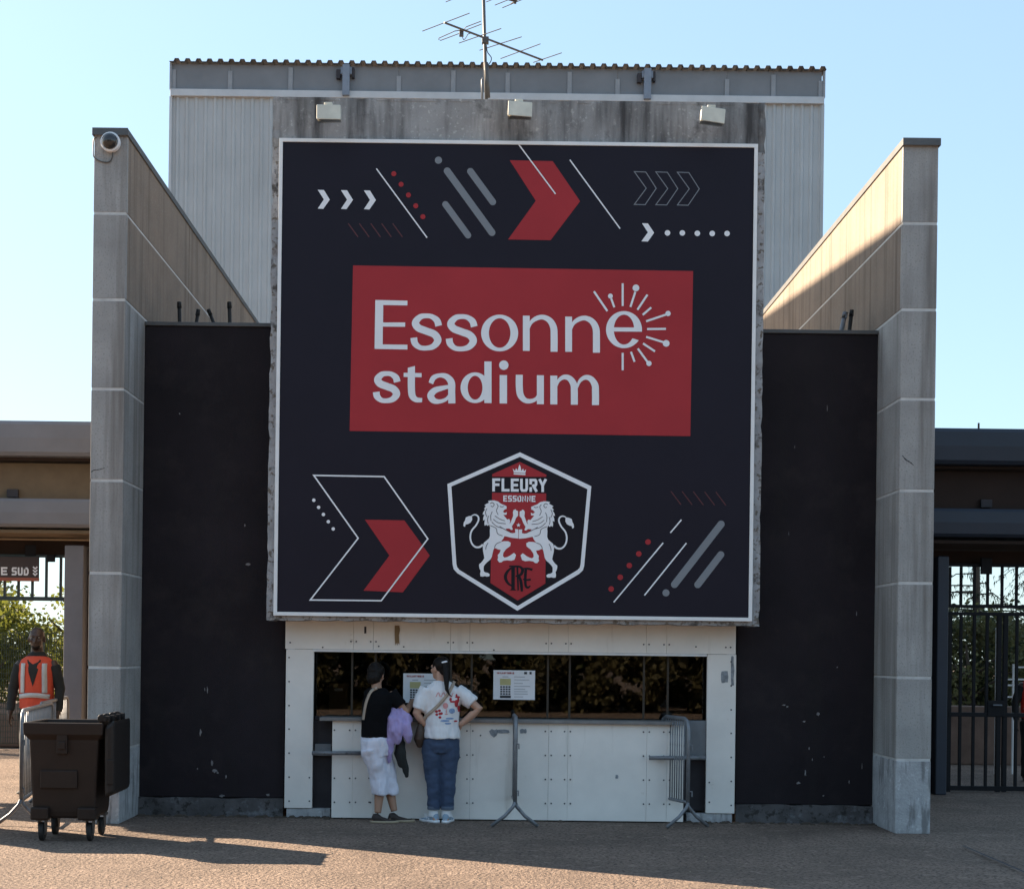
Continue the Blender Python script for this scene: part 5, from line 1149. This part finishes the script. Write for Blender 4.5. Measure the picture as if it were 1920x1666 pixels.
# --- steward in hi-vis vest, facing us
def steward(loc, lab, H=1.93, yaw=0.0, vest=M['vest']):
    k = H / 1.8; S = Person(loc, lab); b = MB(); v = lambda x, y, z: Vector((x * k, y * k, z * k))
    T, R_ = head(b, v(0, -.02, 1.685), RAD(180) + yaw, k * 1.12)
    b.tube([v(0, 0, 1.5), v(0, -.005, 1.6), v(0, -.01, 1.66)], .06, 12, rad=[.075 * k, .062 * k, .06 * k])
    erings(b, [(0, 0, z * k, a_ * k, c * k, 0) for z, a_, c in ((.86, .16, .11), (1.0, .155, .11), (1.15, .16, .115), (1.3, .19, .12), (1.42, .19, .1), (1.5, .1, .075))])
    arms = [(v(-.18, 0, 1.4), v(-.265, .02, 1.14), v(-.27, -.06, .88), -1), (v(.18, 0, 1.4), v(.25, .02, 1.14), v(.25, -.05, .88), 1)]
    for sh, el, wr, sd in arms:
        b.tube([sh, sh.lerp(el, .5), el, el.lerp(wr, .35), wr], .05, 12, rad=[.06 * k, .054 * k, .045 * k, .043 * k, .031 * k], round_end=True); hand(b, wr, (0, -.1, -1), (-sd, 0, 0), -sd, .4, k)
    for sx in (-1, 1):
        b.tube([v(sx * .09, 0, .9), v(sx * .095, -.01, .5), v(sx * .1, .01, .1)], .07, 12, rad=[.1 * k, .062 * k, .042 * k]); foot(b, v(sx * .1, .02, 0), (sx * .15, -1), .26)
    S.part('body', b, M['skindark'], .0085, 3)
    for sx in (-1, 1): S.part('eye', MB().ell(T((sx * .032, .08, .014)), .011 * k, .011 * k, .008 * k), M['eye'], melt=False)
    S.part('beard', MB().ell(T((0, .045, -.075)), .05 * k, .05 * k, .04 * k, R_), M['hair'], .008, 2)
    hh = MB(); hh.ell(T((0, -.02, .05)), .079 * k, .093 * k, .072 * k, R_); S.part('hair', hh, M['hair'], .008, 2)
    s = MB(); erings(s, [(0, 0, z * k, a_ * k, c * k, 0) for z, a_, c in ((.9, .17, .125), (1.05, .168, .125), (1.2, .178, .13), (1.35, .2, .13), (1.44, .17, .105), (1.5, .11, .085), (1.55, .075, .072))])
    for sh, el, wr, sd in arms:
        s.tube([sh, sh.lerp(el, .5), el, el.lerp(wr, .5), wr.lerp(el, .08)], .06, 14, rad=[.072 * k, .066 * k, .056 * k, .05 * k, .042 * k])
    S.part('sweater', s, M['darkcloth'], .009, 3, .006, 8)
    j = MB(); erings(j, [(0, 0, z * k, a_ * k, c * k, 0) for z, a_, c in ((.8, .165, .12), (.92, .168, .122), (.96, .16, .115))])
    for sx in (-1, 1): j.tube([v(sx * .09, 0, .88), v(sx * .095, -.01, .5), v(sx * .1, .01, .07)], .08, 14, rad=[.108 * k, .082 * k, .07 * k])
    S.part('trousers', j, M['darkcloth'], .009, 3, .006, 8)
    for sx in (-1, 1):
        f = MB(); foot(f, v(sx * .1, .02, 0), (sx * .15, -1), .29, .052, .075); S.part('shoe', f, M['rubber'], .007, 2)
    ve = MB(); erings(ve, [(0, 0, z * k, a_ * k, c * k, 0) for z, a_, c in ((.93, .185, .145), (1.0, .186, .146), (1.15, .188, .146), (1.3, .2, .148), (1.4, .2, .136), (1.46, .165, .118), (1.5, .105, .1))])
    vo = S.part('safety_vest', ve, vest, .009, 3, .004, 8)
    S.decal('neck_opening', [[(-.075 * k, 1.46 * k), (.075 * k, 1.46 * k), (.05 * k, 1.33 * k), (0, 1.17 * k), (-.05 * k, 1.33 * k)]], M['darkcloth'], vo, .006)
    for sx in (-1, 1): S.band('reflective_stripe', [(sx * .115 * k, 1.42 * k), (sx * .118 * k, 1.25 * k), (sx * .12 * k, 1.1 * k)], .05 * k, M['reflect'], vo, .008)
    S.band('reflective_stripe', [(-.165 * k, 1.06 * k), (-.05 * k, 1.075 * k), (.05 * k, 1.075 * k), (.165 * k, 1.06 * k)], .05 * k, M['reflect'], vo, .011)
    return S
q = P(70, 1200, 17.6)
steward((q.x, 17.6, 0), 'steward in orange hi-vis vest over dark clothes standing behind the barriers', 1.93, RAD(8))
q = P(1938, 1300, 21.2)
steward((q.x, 21.2, 0), 'person in bright red vest cut off by the right frame edge', 1.72, RAD(-20), M['redcloth'])
